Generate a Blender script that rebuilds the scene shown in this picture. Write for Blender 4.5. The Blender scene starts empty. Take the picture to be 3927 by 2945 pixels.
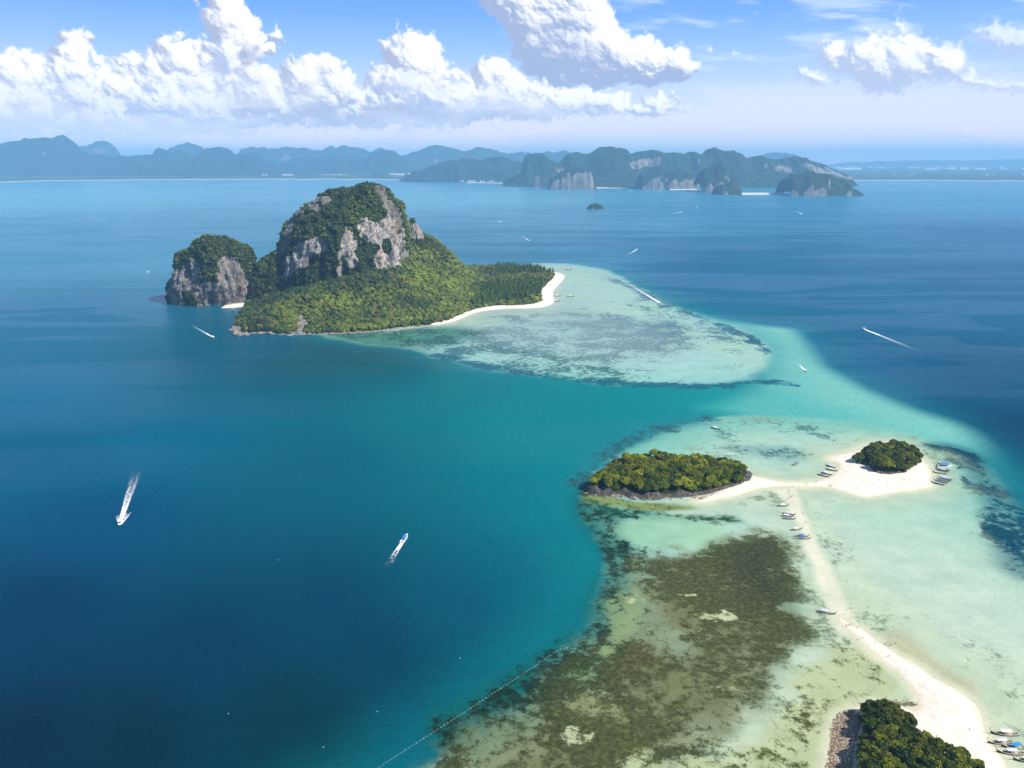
import bpy, bmesh, math, random
import numpy as np
from mathutils import Vector, Matrix
R = math.radians
random.seed(7); rng = np.random.default_rng(7)
scene = bpy.context.scene
COL = scene.collection

# ------------------------------------------------------------------ camera
CAM_H = 270.0; FPX = 3023.0; CU, CV = 1963.5, 1472.5
PITCH = math.atan((CV - 610.0) / FPX)
cp, sp = math.cos(PITCH), math.sin(PITCH)
cam = bpy.data.cameras.new("camera"); camo = bpy.data.objects.new("camera", cam); COL.objects.link(camo)
camo.location = (0, 0, CAM_H); camo.rotation_euler = (math.pi / 2 - PITCH, 0, 0)
cam.sensor_fit = 'HORIZONTAL'; cam.sensor_width = 36; cam.lens = 36 * FPX / 3927
cam.clip_start = 1; cam.clip_end = 250000
scene.camera = camo

# ------------------------------------------------------------------ light
SUN_EL, SUN_AZ = 47.0, 114.0
w = bpy.data.worlds.new("World"); scene.world = w; w.use_nodes = True
wn = w.node_tree.nodes; bg = wn["Background"]
sky = wn.new("ShaderNodeTexSky"); sky.sky_type = 'NISHITA'; sky.sun_disc = False
sky.sun_elevation = R(SUN_EL); sky.sun_rotation = R(SUN_AZ); sky.altitude = 100; sky.air_density = 1.0; sky.dust_density = 0.6
w.node_tree.links.new(sky.outputs[0], bg.inputs[0]); bg.inputs[1].default_value = 0.085
sun = bpy.data.lights.new("sun", 'SUN'); sun.energy = 4.6; sun.angle = R(0.53); sun.color = (1.0, 0.95, 0.87)
suno = bpy.data.objects.new("sun", sun); COL.objects.link(suno)
sd = Vector((math.sin(R(SUN_AZ)) * math.cos(R(SUN_EL)), math.cos(R(SUN_AZ)) * math.cos(R(SUN_EL)), math.sin(R(SUN_EL))))
suno.rotation_euler = sd.to_track_quat('Z', 'Y').to_euler()
vs = scene.view_settings
vs.view_transform = 'Standard'; vs.look = 'None'; vs.gamma = 1; vs.exposure = 0.6
scene.render.engine = 'CYCLES'
cy = scene.cycles
cy.max_bounces = 6; cy.diffuse_bounces = 2; cy.glossy_bounces = 2; cy.transmission_bounces = 2
cy.volume_bounces = 3; cy.transparent_max_bounces = 12
cy.volume_max_steps = 64

# ------------------------------------------------------------------ helpers
def lin(c):
    c = np.asarray(c, float) / 255.0
    return np.where(c <= 0.04045, c / 12.92, ((c + 0.055) / 1.055) ** 2.4)
def ray(u, v):
    a = (u - CU) / FPX; b = -(v - CV) / FPX
    return a, cp + b * sp, -sp + b * cp
def P(u, v, z=0.0):                       # ground point seen at photo position (u, v)
    a, y, d = ray(u, v); t = (CAM_H - z) / -d
    return np.array((a * t, y * t, z))
def Q(u, v, y0):                          # point seen at (u, v) on the vertical plane y = y0
    a, y, d = ray(u, v); t = y0 / y
    return np.array((a * t, y0, CAM_H + d * t))
def proj(p):
    x, y, z = p[..., 0], p[..., 1], p[..., 2] - CAM_H
    dep = y * cp - z * sp; up = y * sp + z * cp
    return CU + FPX * x / dep, CV - FPX * up / dep
def zz(x0, y0, s):
    return lambda pts: [(x0 + s * a, y0 + s * b) for a, b in pts]
Z1 = zz(600, 650, 1100 / 2212); Z2 = zz(1600, 900, 1400 / 2212); Z3 = zz(1500, 480, 1900 / 2212)
Z4 = zz(0, 450, 1700 / 2212); Z5 = zz(2200, 1600, 1727 / 2212); Z6 = zz(2900, 1850, 400 / 2212)
Z7 = zz(3100, 1650, 600 / 2212); Z8 = zz(3100, 2500, 827 / 2212); Z9 = zz(2950, 2050, 550 / 1659)
ZR = zz(2000, 1900, 1100 / 1746); ZF = zz(3700, 2700, 227 / 1537); ZB = zz(1300, 2300, 1000 / 2212)
ZT = zz(3200, 1500, 727 / 1508); ZL = zz(2200, 1600, 900 / 2212); ZV = zz(0, 0, 3927 / 2212)
ZH = zz(3200, 2650, 400 / 2212)
def ground(pts): return np.array([P(u, v)[:2] for u, v in pts])

def _h(ix, iy, iz, seed):
    with np.errstate(over='ignore'):
        h = (ix.astype(np.uint32) * np.uint32(374761393) + iy.astype(np.uint32) * np.uint32(668265263)
             + iz.astype(np.uint32) * np.uint32(2246822519) + np.uint32((seed * 3266489917) & 0xffffffff))
        h = (h ^ (h >> np.uint32(13))) * np.uint32(1274126177)
        h = (h ^ (h >> np.uint32(15))) * np.uint32(2246822519)
        h ^= h >> np.uint32(16)
    return h.astype(np.float64) / 4294967295.0
def vnoise(x, y, z=None, seed=0):
    fx, fy = np.floor(x), np.floor(y); tx, ty = x - fx, y - fy
    ix, iy = fx.astype(np.int64), fy.astype(np.int64)
    tx = tx * tx * tx * (tx * (tx * 6 - 15) + 10); ty = ty * ty * ty * (ty * (ty * 6 - 15) + 10)
    if z is None:
        o = np.zeros_like(ix)
        a = _h(ix, iy, o, seed) * (1 - tx) + _h(ix + 1, iy, o, seed) * tx
        b = _h(ix, iy + 1, o, seed) * (1 - tx) + _h(ix + 1, iy + 1, o, seed) * tx
        return a * (1 - ty) + b * ty
    fz = np.floor(z); tz = z - fz; iz = fz.astype(np.int64); tz = tz * tz * (3 - 2 * tz)
    r = []
    for k in (0, 1):
        a = _h(ix, iy, iz + k, seed) * (1 - tx) + _h(ix + 1, iy, iz + k, seed) * tx
        b = _h(ix, iy + 1, iz + k, seed) * (1 - tx) + _h(ix + 1, iy + 1, iz + k, seed) * tx
        r.append(a * (1 - ty) + b * ty)
    return r[0] * (1 - tz) + r[1] * tz
def fbm(x, y, z=None, s=1.0, o=4, seed=0, g=0.5):       # about -1 .. 1
    t = 0; a = 1.0; n = 0; f = 1.0 / s
    for k in range(o):
        t = t + a * (vnoise(x * f + 17.3 * k, y * f - 9.1 * k, None if z is None else z * f + 4.7 * k, seed + k) * 2 - 1)
        n += a; a *= g; f *= 2.03
    return t / n * 1.7
def sstep(a, b, x):
    t = np.clip((x - a) / (b - a), 0, 1); return t * t * (3 - 2 * t)
def sdf(poly, X, Y):                      # signed distance, positive inside
    poly = np.asarray(poly); n = len(poly)
    d = np.full(X.shape, 1e18); ins = np.zeros(X.shape, bool)
    for i in range(n):
        ax, ay = poly[i - 1]; bx, by = poly[i]
        ex, ey = bx - ax, by - ay; L = ex * ex + ey * ey + 1e-12
        t = np.clip(((X - ax) * ex + (Y - ay) * ey) / L, 0, 1)
        d = np.minimum(d, (X - ax - t * ex) ** 2 + (Y - ay - t * ey) ** 2)
        if ay != by:
            c = ((ay > Y) != (by > Y)) & (X < (bx - ax) * (Y - ay) / (by - ay) + ax); ins ^= c
    d = np.sqrt(d); return np.where(ins, d, -d)
def linedist(line, X, Y):
    d = np.full(X.shape, 1e18)
    for i in range(1, len(line)):
        ax, ay = line[i - 1]; bx, by = line[i]; ex, ey = bx - ax, by - ay; L = ex * ex + ey * ey + 1e-12
        t = np.clip(((X - ax) * ex + (Y - ay) * ey) / L, 0, 1)
        d = np.minimum(d, (X - ax - t * ex) ** 2 + (Y - ay - t * ey) ** 2)
    return np.sqrt(d)
def smooth_poly(pts, k=3, closed=True):   # Catmull-Rom through the traced points
    pts = np.asarray(pts, float); n = len(pts); out = []
    for i in range(n if closed else n - 1):
        if closed: p0, p1, p2, p3 = pts[i - 1], pts[i], pts[(i + 1) % n], pts[(i + 2) % n]
        else: p0, p1, p2, p3 = pts[max(i - 1, 0)], pts[i], pts[i + 1], pts[min(i + 2, n - 1)]
        for j in range(k):
            t = j / k
            out.append(0.5 * ((2 * p1) + (-p0 + p2) * t + (2 * p0 - 5 * p1 + 4 * p2 - p3) * t * t + (-p0 + 3 * p1 - 3 * p2 + p3) * t ** 3))
    if not closed: out.append(pts[-1])
    return np.array(out)

def mesh_np(name, V, F, mat=None, attrs=None, smooth=True, matidx=None):
    V = np.ascontiguousarray(V, np.float32); F = np.ascontiguousarray(F, np.int32)
    me = bpy.data.meshes.new(name); k = F.shape[1]
    me.vertices.add(len(V)); me.vertices.foreach_set("co", V.ravel())
    me.loops.add(F.size); me.loops.foreach_set("vertex_index", F.ravel())
    me.polygons.add(len(F)); me.polygons.foreach_set("loop_start", np.arange(0, F.size, k, dtype=np.int32))
    me.polygons.foreach_set("use_smooth", np.full(len(F), smooth))
    if matidx is not None: me.polygons.foreach_set("material_index", np.asarray(matidx, np.int32))
    me.update(calc_edges=True)
    for nm, a in (attrs or {}).items():
        a = np.asarray(a, np.float32)
        if a.ndim == 2:
            if a.shape[1] == 3: a = np.concatenate([a, np.ones((len(a), 1), np.float32)], 1)
            at = me.attributes.new(nm, 'FLOAT_COLOR', 'POINT'); at.data.foreach_set("color", a.ravel())
        else:
            at = me.attributes.new(nm, 'FLOAT', 'POINT'); at.data.foreach_set("value", a)
    for m in (mat if isinstance(mat, (list, tuple)) else [mat] if mat else []): me.materials.append(m)
    return me
def link(name, me, parent=None, loc=(0, 0, 0), rz=0.0, sc=None, **tags):
    o = bpy.data.objects.new(name, me); COL.objects.link(o); o.location = loc; o.rotation_euler = (0, 0, rz)
    if sc is not None: o.scale = (sc, sc, sc) if np.isscalar(sc) else sc
    if parent is not None: o.parent = parent
    for k, v in tags.items(): o[k] = v
    return o
def bm_mesh(name, bm, mat, smooth=False):
    me = bpy.data.meshes.new(name); bm.to_mesh(me); bm.free()
    for m in (mat if isinstance(mat, (list, tuple)) else [mat]): me.materials.append(m)
    if smooth:
        for p in me.polygons: p.use_smooth = True
    return me
def box(bm, x0, x1, y0, y1, z0, z1):
    v = [bm.verts.new(c) for c in ((x0, y0, z0), (x1, y0, z0), (x1, y1, z0), (x0, y1, z0), (x0, y0, z1), (x1, y0, z1), (x1, y1, z1), (x0, y1, z1))]
    for f in ((0, 3, 2, 1), (4, 5, 6, 7), (0, 1, 5, 4), (1, 2, 6, 5), (2, 3, 7, 6), (3, 0, 4, 7)): bm.faces.new([v[i] for i in f])
def tube(bm, pts, rad, n=6):
    pts = [Vector(p) for p in pts]; rad = rad if isinstance(rad, (list, tuple)) else [rad] * len(pts); rings = []
    for i, p in enumerate(pts):
        t = (pts[min(i + 1, len(pts) - 1)] - pts[max(i - 1, 0)]).normalized()
        q = t.to_track_quat('Z', 'Y')
        rings.append([bm.verts.new(p + q @ Vector((math.cos(6.2832 * k / n) * rad[i], math.sin(6.2832 * k / n) * rad[i], 0))) for k in range(n)])
    for a, b in zip(rings, rings[1:]):
        for k in range(n): bm.faces.new((a[k], a[(k + 1) % n], b[(k + 1) % n], b[k]))
    bm.faces.new(rings[0][::-1]); bm.faces.new(rings[-1])
def ring_loft(bm, rings, cap=True):
    vr = [[bm.verts.new(p) for p in r] for r in rings]; n = len(vr[0])
    for a, b in zip(vr, vr[1:]):
        for k in range(n): bm.faces.new((a[k], a[(k + 1) % n], b[(k + 1) % n], b[k]))
    if cap: bm.faces.new(vr[0][::-1]); bm.faces.new(vr[-1])

# ------------------------------------------------------------------ materials
class NT:
    def __init__(s, name):
        s.m = bpy.data.materials.new(name); s.m.use_nodes = True; s.t = s.m.node_tree; s.n = s.t.nodes; s.b = s.n["Principled BSDF"]; s.out = s.n["Material Output"]
    def new(s, k, **kw):
        x = s.n.new("ShaderNode" + k)
        for a, b in kw.items(): setattr(x, a, b)
        return x
    def put(s, sock, v):
        if isinstance(v, bpy.types.NodeSocket): s.t.links.new(v, sock)
        elif v is not None:
            if hasattr(sock.default_value, '__len__') and not np.isscalar(v):
                v = list(v); n = len(sock.default_value); sock.default_value = (v + [1.0])[:n] if len(v) < n else v[:n]
            else: sock.default_value = v
    def math(s, op, a, b=None, c=None, clamp=False):
        x = s.new("Math", operation=op); x.use_clamp = clamp; s.put(x.inputs[0], a); s.put(x.inputs[1], b)
        if c is not None: s.put(x.inputs[2], c)
        return x.outputs[0]
    def attr(s, name, fac=False):
        x = s.new("Attribute", attribute_name=name); return x.outputs['Fac' if fac else 'Color']
    def coord(s, kind='Object'): return s.new("TexCoord").outputs[kind]
    def scale(s, v, k):
        x = s.new("VectorMath", operation='MULTIPLY'); s.put(x.inputs[0], v); x.inputs[1].default_value = k if hasattr(k, '__len__') else (k, k, k); return x.outputs[0]
    def noise(s, v, sc, det=4, rough=0.55, dist=0.0):
        x = s.new("TexNoise"); s.put(x.inputs['Vector'], v); x.inputs['Scale'].default_value = sc; x.inputs['Detail'].default_value = det
        x.inputs['Roughness'].default_value = rough; x.inputs['Distortion'].default_value = dist; return x.outputs[0]
    def ramp(s, f, stops, interp='LINEAR'):
        x = s.new("ValToRGB"); s.put(x.inputs[0], f); e = x.color_ramp.elements; x.color_ramp.interpolation = interp
        while len(e) < len(stops): e.new(0.5)
        for el, (p, c) in zip(e, stops): el.position = p; el.color = (list(c) + [1])[:4] if hasattr(c, '__len__') else (c, c, c, 1)
        return x.outputs[0]
    def mix(s, f, a, b, mode='MIX'):
        x = s.new("Mix", data_type='RGBA', blend_type=mode); s.put(x.inputs[0], f); s.put(x.inputs[6], a); s.put(x.inputs[7], b); return x.outputs[2]
    def range(s, v, a, b, c=0.0, d=1.0):
        x = s.new("MapRange"); s.put(x.inputs[0], v)
        for i, q in enumerate((a, b, c, d)): x.inputs[i + 1].default_value = q
        return x.outputs[0]
    def bump(s, h, strength=0.5, dist=1.0):
        x = s.new("Bump"); s.put(x.inputs['Height'], h); s.put(x.inputs['Strength'], strength); x.inputs['Distance'].default_value = dist; return x.outputs[0]
    def fin(s, col=None, rough=0.8, spec=0.3, normal=None):
        s.put(s.b.inputs['Base Color'], col); s.put(s.b.inputs['Roughness'], rough); s.put(s.b.inputs['Specular IOR Level'], spec)
        if normal is not None: s.put(s.b.inputs['Normal'], normal)
        return s.m
def flat(name, rgb, rough=0.6, spec=0.3, var=0.15, sc=3.0):
    k = NT(name); c = np.asarray(lin(rgb))
    n = k.noise(k.coord(), sc, 3); f = k.range(n, 0.3, 0.7, 1 - var, 1 + var)
    col = k.mix(1.0, tuple(c), f, 'MULTIPLY'); return k.fin(col, rough, spec)

# ------------------------------------------------------------------ water
GAIN = 0.60                              # picture value -> water body colour
def wl(c): return lin(c) * GAIN
def water_material():
    k = NT("sea water"); co = k.coord()
    base = k.attr("col"); reef = k.attr("reef", True); rcol = k.attr("rcol")
    wp = k.scale(co, (1, 1.0, 1))
    n1 = k.noise(wp, 0.018, 7, 0.62, 0.4); n2 = k.noise(wp, 0.14, 6, 0.70); n3 = k.noise(wp, 0.9, 3, 0.7)
    s = k.math('ADD', k.math('MULTIPLY', n1, 0.42), k.math('ADD', k.math('MULTIPLY', n2, 0.42), k.math('MULTIPLY', n3, 0.16)))
    t = k.math('SUBTRACT', k.math('ADD', s, k.math('MULTIPLY', reef, 0.36)), 0.5 + 0.18)
    m = k.range(t, -0.022, 0.03)
    # a little colour variation within the reef and on the sand
    v = k.noise(wp, 0.33, 5, 0.75); rc = k.mix(1.0, rcol, k.ramp(v, [(0.3, 0.45), (0.5, 0.85), (0.66, 1.7)]), 'MULTIPLY')
    n5 = k.noise(wp, 0.05, 5, 0.6)
    n6 = k.noise(k.scale(co, (1, 1.2, 1)), 0.55, 5, 0.8); sandvar = k.mix(1.0, base, k.ramp(n5, [(0.3, (0.86, 0.90, 0.90)), (0.7, (1.10, 1.08, 1.06))]), 'MULTIPLY'); sandvar = k.mix(1.0, sandvar, k.ramp(n6, [(0.32, (0.86, 0.90, 0.88)), (0.5, 1.0), (0.7, 1.05)]), 'MULTIPLY')
    base2 = k.mix(k.math('MULTIPLY', k.attr("shal", True), 1.0, clamp=True), base, sandvar)
    col = k.mix(m, base2, rc)
    # small waves, and the wake fan behind the speedboat
    wv = k.scale(co, (0.7, 1.3, 1))
    h = k.math('ADD', k.math('MULTIPLY', k.noise(wv, 0.11, 4, 0.6), 1.0), k.math('MULTIPLY', k.noise(wv, 0.34, 4, 0.7), 0.9))
    h = k.math('ADD', h, k.math('MULTIPLY', k.noise(k.scale(co, (0.25, 1.0, 1)), 0.03, 3, 0.5), 1.4))
    (bx, by), ang = WAKE
    sepn = k.new("SeparateXYZ"); k.put(sepn.inputs[0], co)
    dx = k.math('SUBTRACT', sepn.outputs[0], bx); dy = k.math('SUBTRACT', sepn.outputs[1], by)
    ca, sa = math.cos(ang), math.sin(ang)
    al = k.math('ADD', k.math('MULTIPLY', dx, ca), k.math('MULTIPLY', dy, sa))
    la = k.math('SUBTRACT', k.math('MULTIPLY', dy, ca), k.math('MULTIPLY', dx, sa))
    lb = k.math('ABSOLUTE', la)
    arm = k.math('SUBTRACT', lb, k.math('MULTIPLY', k.math('POWER', k.math('MAXIMUM', al, 0.01), 0.93), 0.43))
    wid = k.math('ADD', 3.0, k.math('MULTIPLY', al, 0.055))
    q = k.math('DIVIDE', arm, wid); env = k.math('POWER', 2.718, k.math('MULTIPLY', k.math('MULTIPLY', q, q), -1.0))
    env = k.math('MULTIPLY', env, k.math('MULTIPLY', k.range(al, 2, 18), k.range(al, 330, 60)))
    wave = k.math('SINE', k.math('ADD', k.math('MULTIPLY', arm, 0.95), k.math('MULTIPLY', k.math('POWER', k.math('MAXIMUM', al, 0.01), 1.15), -0.06)))
    h = k.math('ADD', h, k.math('MULTIPLY', k.math('MULTIPLY', k.math('MULTIPLY', wave, env), k.range(k.noise(co, 0.06, 3), 0.35, 0.6, 0.2, 1.1)), 0.24))
    # wind slicks: long pale streaks far out
    nrm = k.bump(h, k.math('SUBTRACT', 0.8, k.math('MULTIPLY', k.attr('shal', True), 0.55)), 2.2)
    sl = k.noise(k.scale(co, (0.0016, 0.0062, 1)), 1.0, 6, 0.6, 0.8)
    rough = k.range(sl, 0.42, 0.66, 0.13, 0.30)
    k.b.inputs['IOR'].default_value = 1.33
    spec = k.math('ADD', 0.03, k.math('MULTIPLY', k.range(sl, 0.47, 0.60, 0.0, 1.0), k.range(k.noise(k.scale(co, (0.0005, 0.0009, 1)), 1.0, 2), 0.38, 0.56, 0.08, 1.0))); sx_ = k.new("SeparateXYZ"); k.put(sx_.inputs[0], co); spec = k.math('MULTIPLY', spec, k.range(k.math('ADD', sx_.outputs[0], k.math('MULTIPLY', sx_.outputs[1], -0.12)), 100, -650, 0.12, 1.0)); spec = k.math('MULTIPLY', spec, k.range(sx_.outputs[1], 750, 1500, 0.06, 1.0))
    return k.fin(col, rough, spec, nrm)
_b0 = P(459, 2012)[:2]; _b1 = P(513, 1868)[:2]; _a = math.atan2(_b1[1] - _b0[1], _b1[0] - _b0[0])
WAKE = ((_b0[0], _b0[1]), _a)
M_WATER = water_material()

# traced outlines (photo positions -> points on the sea surface)
flatA = ZV([(700, 728), (760, 738), (850, 752), (930, 768), (990, 785), (1080, 803), (1180, 818), (1300, 829), (1420, 834), (1530, 834), (1600, 828), (1640, 815), (1665, 795), (1672, 768), (1650, 735), (1610, 712), (1540, 690), (1480, 668), (1430, 648), (1400, 628), (1370, 612), (1330, 590), (1290, 578), (1240, 571), (1190, 568), (1120, 572), (1050, 600), (800, 640), (600, 690)])
saddle = ZV([(1240, 571), (1300, 579), (1345, 594), (1390, 622), (1440, 648), (1490, 668), (1560, 688), (1640, 700), (1700, 706), (1728, 712), (1750, 735), (1772, 765), (1802, 795), (1850, 822), (1920, 856), (2000, 886), (2080, 912), (2130, 940), (2165, 975), (2195, 1020), (2240, 1090), (2330, 1250), (2500, 1500), (2600, 1900), (1500, 1900), (1700, 1300), (1640, 960), (1560, 905), (1480, 880), (1560, 850), (1600, 800), (1500, 720), (1300, 640)])
flatB = ZV([(1960, 932), (1850, 908), (1700, 897), (1600, 895), (1520, 905), (1440, 927), (1380, 952), (1320, 988), (1280, 1023), (1258, 1060), (1265, 1110), (1288, 1160), (1302, 1220), (1298, 1280), (1272, 1340), (1228, 1400), (1165, 1455), (1112, 1510), (1040, 1572), (960, 1632), (880, 1690), (700, 1850), (900, 2400), (2800, 2400), (2600, 1500), (2330, 1260), (2250, 1160), (2200, 1090), (2160, 1035), (2120, 1000), (2060, 968)])
reef_field = ZR([(740, 400), (880, 355), (1000, 345), (1150, 378), (1280, 325), (1310, 280), (1400, 232), (1560, 225), (1590, 330), (1612, 420), (1640, 560), (1650, 660), (1700, 740), (1746, 810), (1730, 900), (1640, 960), (1560, 1040), (1500, 1150), (1500, 1280), (1400, 1350), (1300, 1430), (1180, 1420), (1060, 1480), (850, 1560), (640, 1600), (560, 1750), (-400, 2000), (-300, 1700), (30, 1540), (250, 1420), (450, 1380), (640, 1390), (650, 1200), (600, 1000), (800, 960), (1000, 830), (830, 690), (740, 560), (800, 480)])
bright1 = ZR([(640, 290), (560, 200), (700, 150), (850, 130), (1050, 130), (1200, 160), (1250, 210), (1200, 270), (1300, 290), (1250, 330), (1150, 360), (1000, 335), (850, 320), (700, 320)])
bright2 = ZR([(220, 1300), (350, 1210), (520, 1230), (620, 1320), (640, 1385), (450, 1390), (300, 1370)])
bright3 = ZR([(620, 1600), (700, 1545), (840, 1600), (1000, 1590), (1200, 1560), (1300, 1500), (1400, 1400), (1600, 1260), (1600, 1100), (1746, 980), (2200, 900), (2300, 1700), (700, 1800)])
brown_a = ZR([(800, 640), (960, 660), (1060, 760), (900, 900), (700, 980), (640, 840)])
rimB = smooth_poly(ground(ZR([(500, -60), (440, 30), (455, 90), (510, 200), (570, 290), (600, 400), (605, 500), (570, 600), (530, 700), (500, 800), (430, 900), (350, 1000), (240, 1090), (110, 1180), (-40, 1280), (-250, 1420)])), 3, False)
rimR = smooth_poly(ground(ZT([(830, 440), (930, 450), (1030, 490), (1100, 540), (1160, 620), (1230, 720), (1300, 830), (1360, 930), (1400, 1040), (1440, 1150), (1490, 1260), (1560, 1420)])), 3, False)
rimT = smooth_poly(ground(ZV([(1262, 1040), (1300, 990), (1370, 950), (1440, 925), (1520, 905)])), 3, False)
rimA = smooth_poly(ground(ZV([(1440, 655), (1480, 672), (1540, 695), (1590, 715), (1635, 740), (1655, 765)])), 3, False)
rimA2 = smooth_poly(ground(ZV([(1700, 830), (1640, 822), (1560, 833), (1450, 833), (1330, 827), (1200, 815), (1050, 792), (950, 768)])), 3, False)
spitwet = Z6([(370, 130), (560, 270), (700, 430), (740, 550), (810, 700), (910, 870), (1010, 1000), (1070, 1150), (1065, 1260), (1090, 1400), (1190, 1560)]) + Z9([(545, 335), (540, 400), (560, 480), (600, 580), (650, 700), (700, 800), (740, 880), (775, 950), (800, 1050), (860, 1110), (960, 1010), (900, 880), (830, 740), (760, 560), (680, 390), (610, 270), (560, 180), (500, 60)]) + Z6([(1050, 850), (930, 600), (850, 350), (800, 130)])
sand_main = Z5([(1262, 212), (1250, 200), (1290, 185), (1380, 168), (1480, 130), (1620, 130), (1705, 200), (1740, 240), (1755, 270), (1762, 310), (1756, 342), (1700, 356), (1600, 367), (1520, 382), (1440, 392), (1380, 382), (1320, 362), (1260, 347), (1180, 341), (1060, 341), (960, 346), (900, 351), (850, 370), (780, 390), (700, 405), (650, 415), (605, 412), (640, 380), (740, 345), (850, 290), (900, 293), (960, 305), (1040, 319), (1130, 322), (1200, 312), (1250, 296), (1290, 270), (1305, 240), (1288, 218)])
spit = Z9([(805, 958), (800, 990), (830, 1040), (885, 1085), (960, 1155), (1050, 1245), (1150, 1335), (1260, 1425), (1400, 1535), (1540, 1655)]) + Z8([(760, 92), (880, 182), (980, 282), (1060, 372), (1100, 450), (1130, 540), (1090, 620), (1000, 570), (850, 520), (700, 510), (560, 560), (420, 590), (330, 640), (275, 700), (250, 780), (235, 880), (215, 1000), (190, 1190), (150, 1500), (900, 2000), (2500, 1900), (2180, 1400), (2045, 1190), (2000, 1100), (1920, 1000), (1850, 900), (1810, 800), (1780, 700), (1750, 600), (1700, 525), (1600, 442), (1500, 372), (1370, 312), (1250, 242), (1130, 152), (1000, 62)]) + Z9([(1659, 1500), (1560, 1437), (1470, 1382), (1380, 1316), (1280, 1256), (1200, 1186), (1130, 1126), (1040, 1076), (950, 1040), (880, 1000), (832, 960)])
beachA = Z2([(120, 545), (200, 530), (280, 502), (330, 480), (400, 461), (480, 451), (560, 446), (640, 446), (740, 441), (790, 430), (828, 410), (826, 380), (820, 350), (840, 320), (868, 290), (892, 257), (880, 240), (850, 231), (800, 226)])
shoreA = smooth_poly(ground(Z1([(630, 1110), (600, 1160), (585, 1200), (580, 1235), (610, 1262), (655, 1280), (700, 1270), (800, 1262), (880, 1268), (960, 1276), (1100, 1276), (1300, 1271), (1500, 1266), (1700, 1250), (1900, 1222), (2100, 1200)]) + beachA + [(2060, 1032), (1900, 1026), (1700, 1026), (1500, 1036), (1300, 1050), (1100, 1075), (990, 1110), (960, 1145), (925, 1185)]), 2)
PHOTO_COAST = [(-900, 712), (-300, 705), (0, 700), (200, 693), (530, 690), (1000, 688), (1400, 688), (1600, 694), (1950, 705), (2600, 712), (3200, 693), (3500, 692), (3927, 695), (4300, 698), (5200, 700)]

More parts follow.
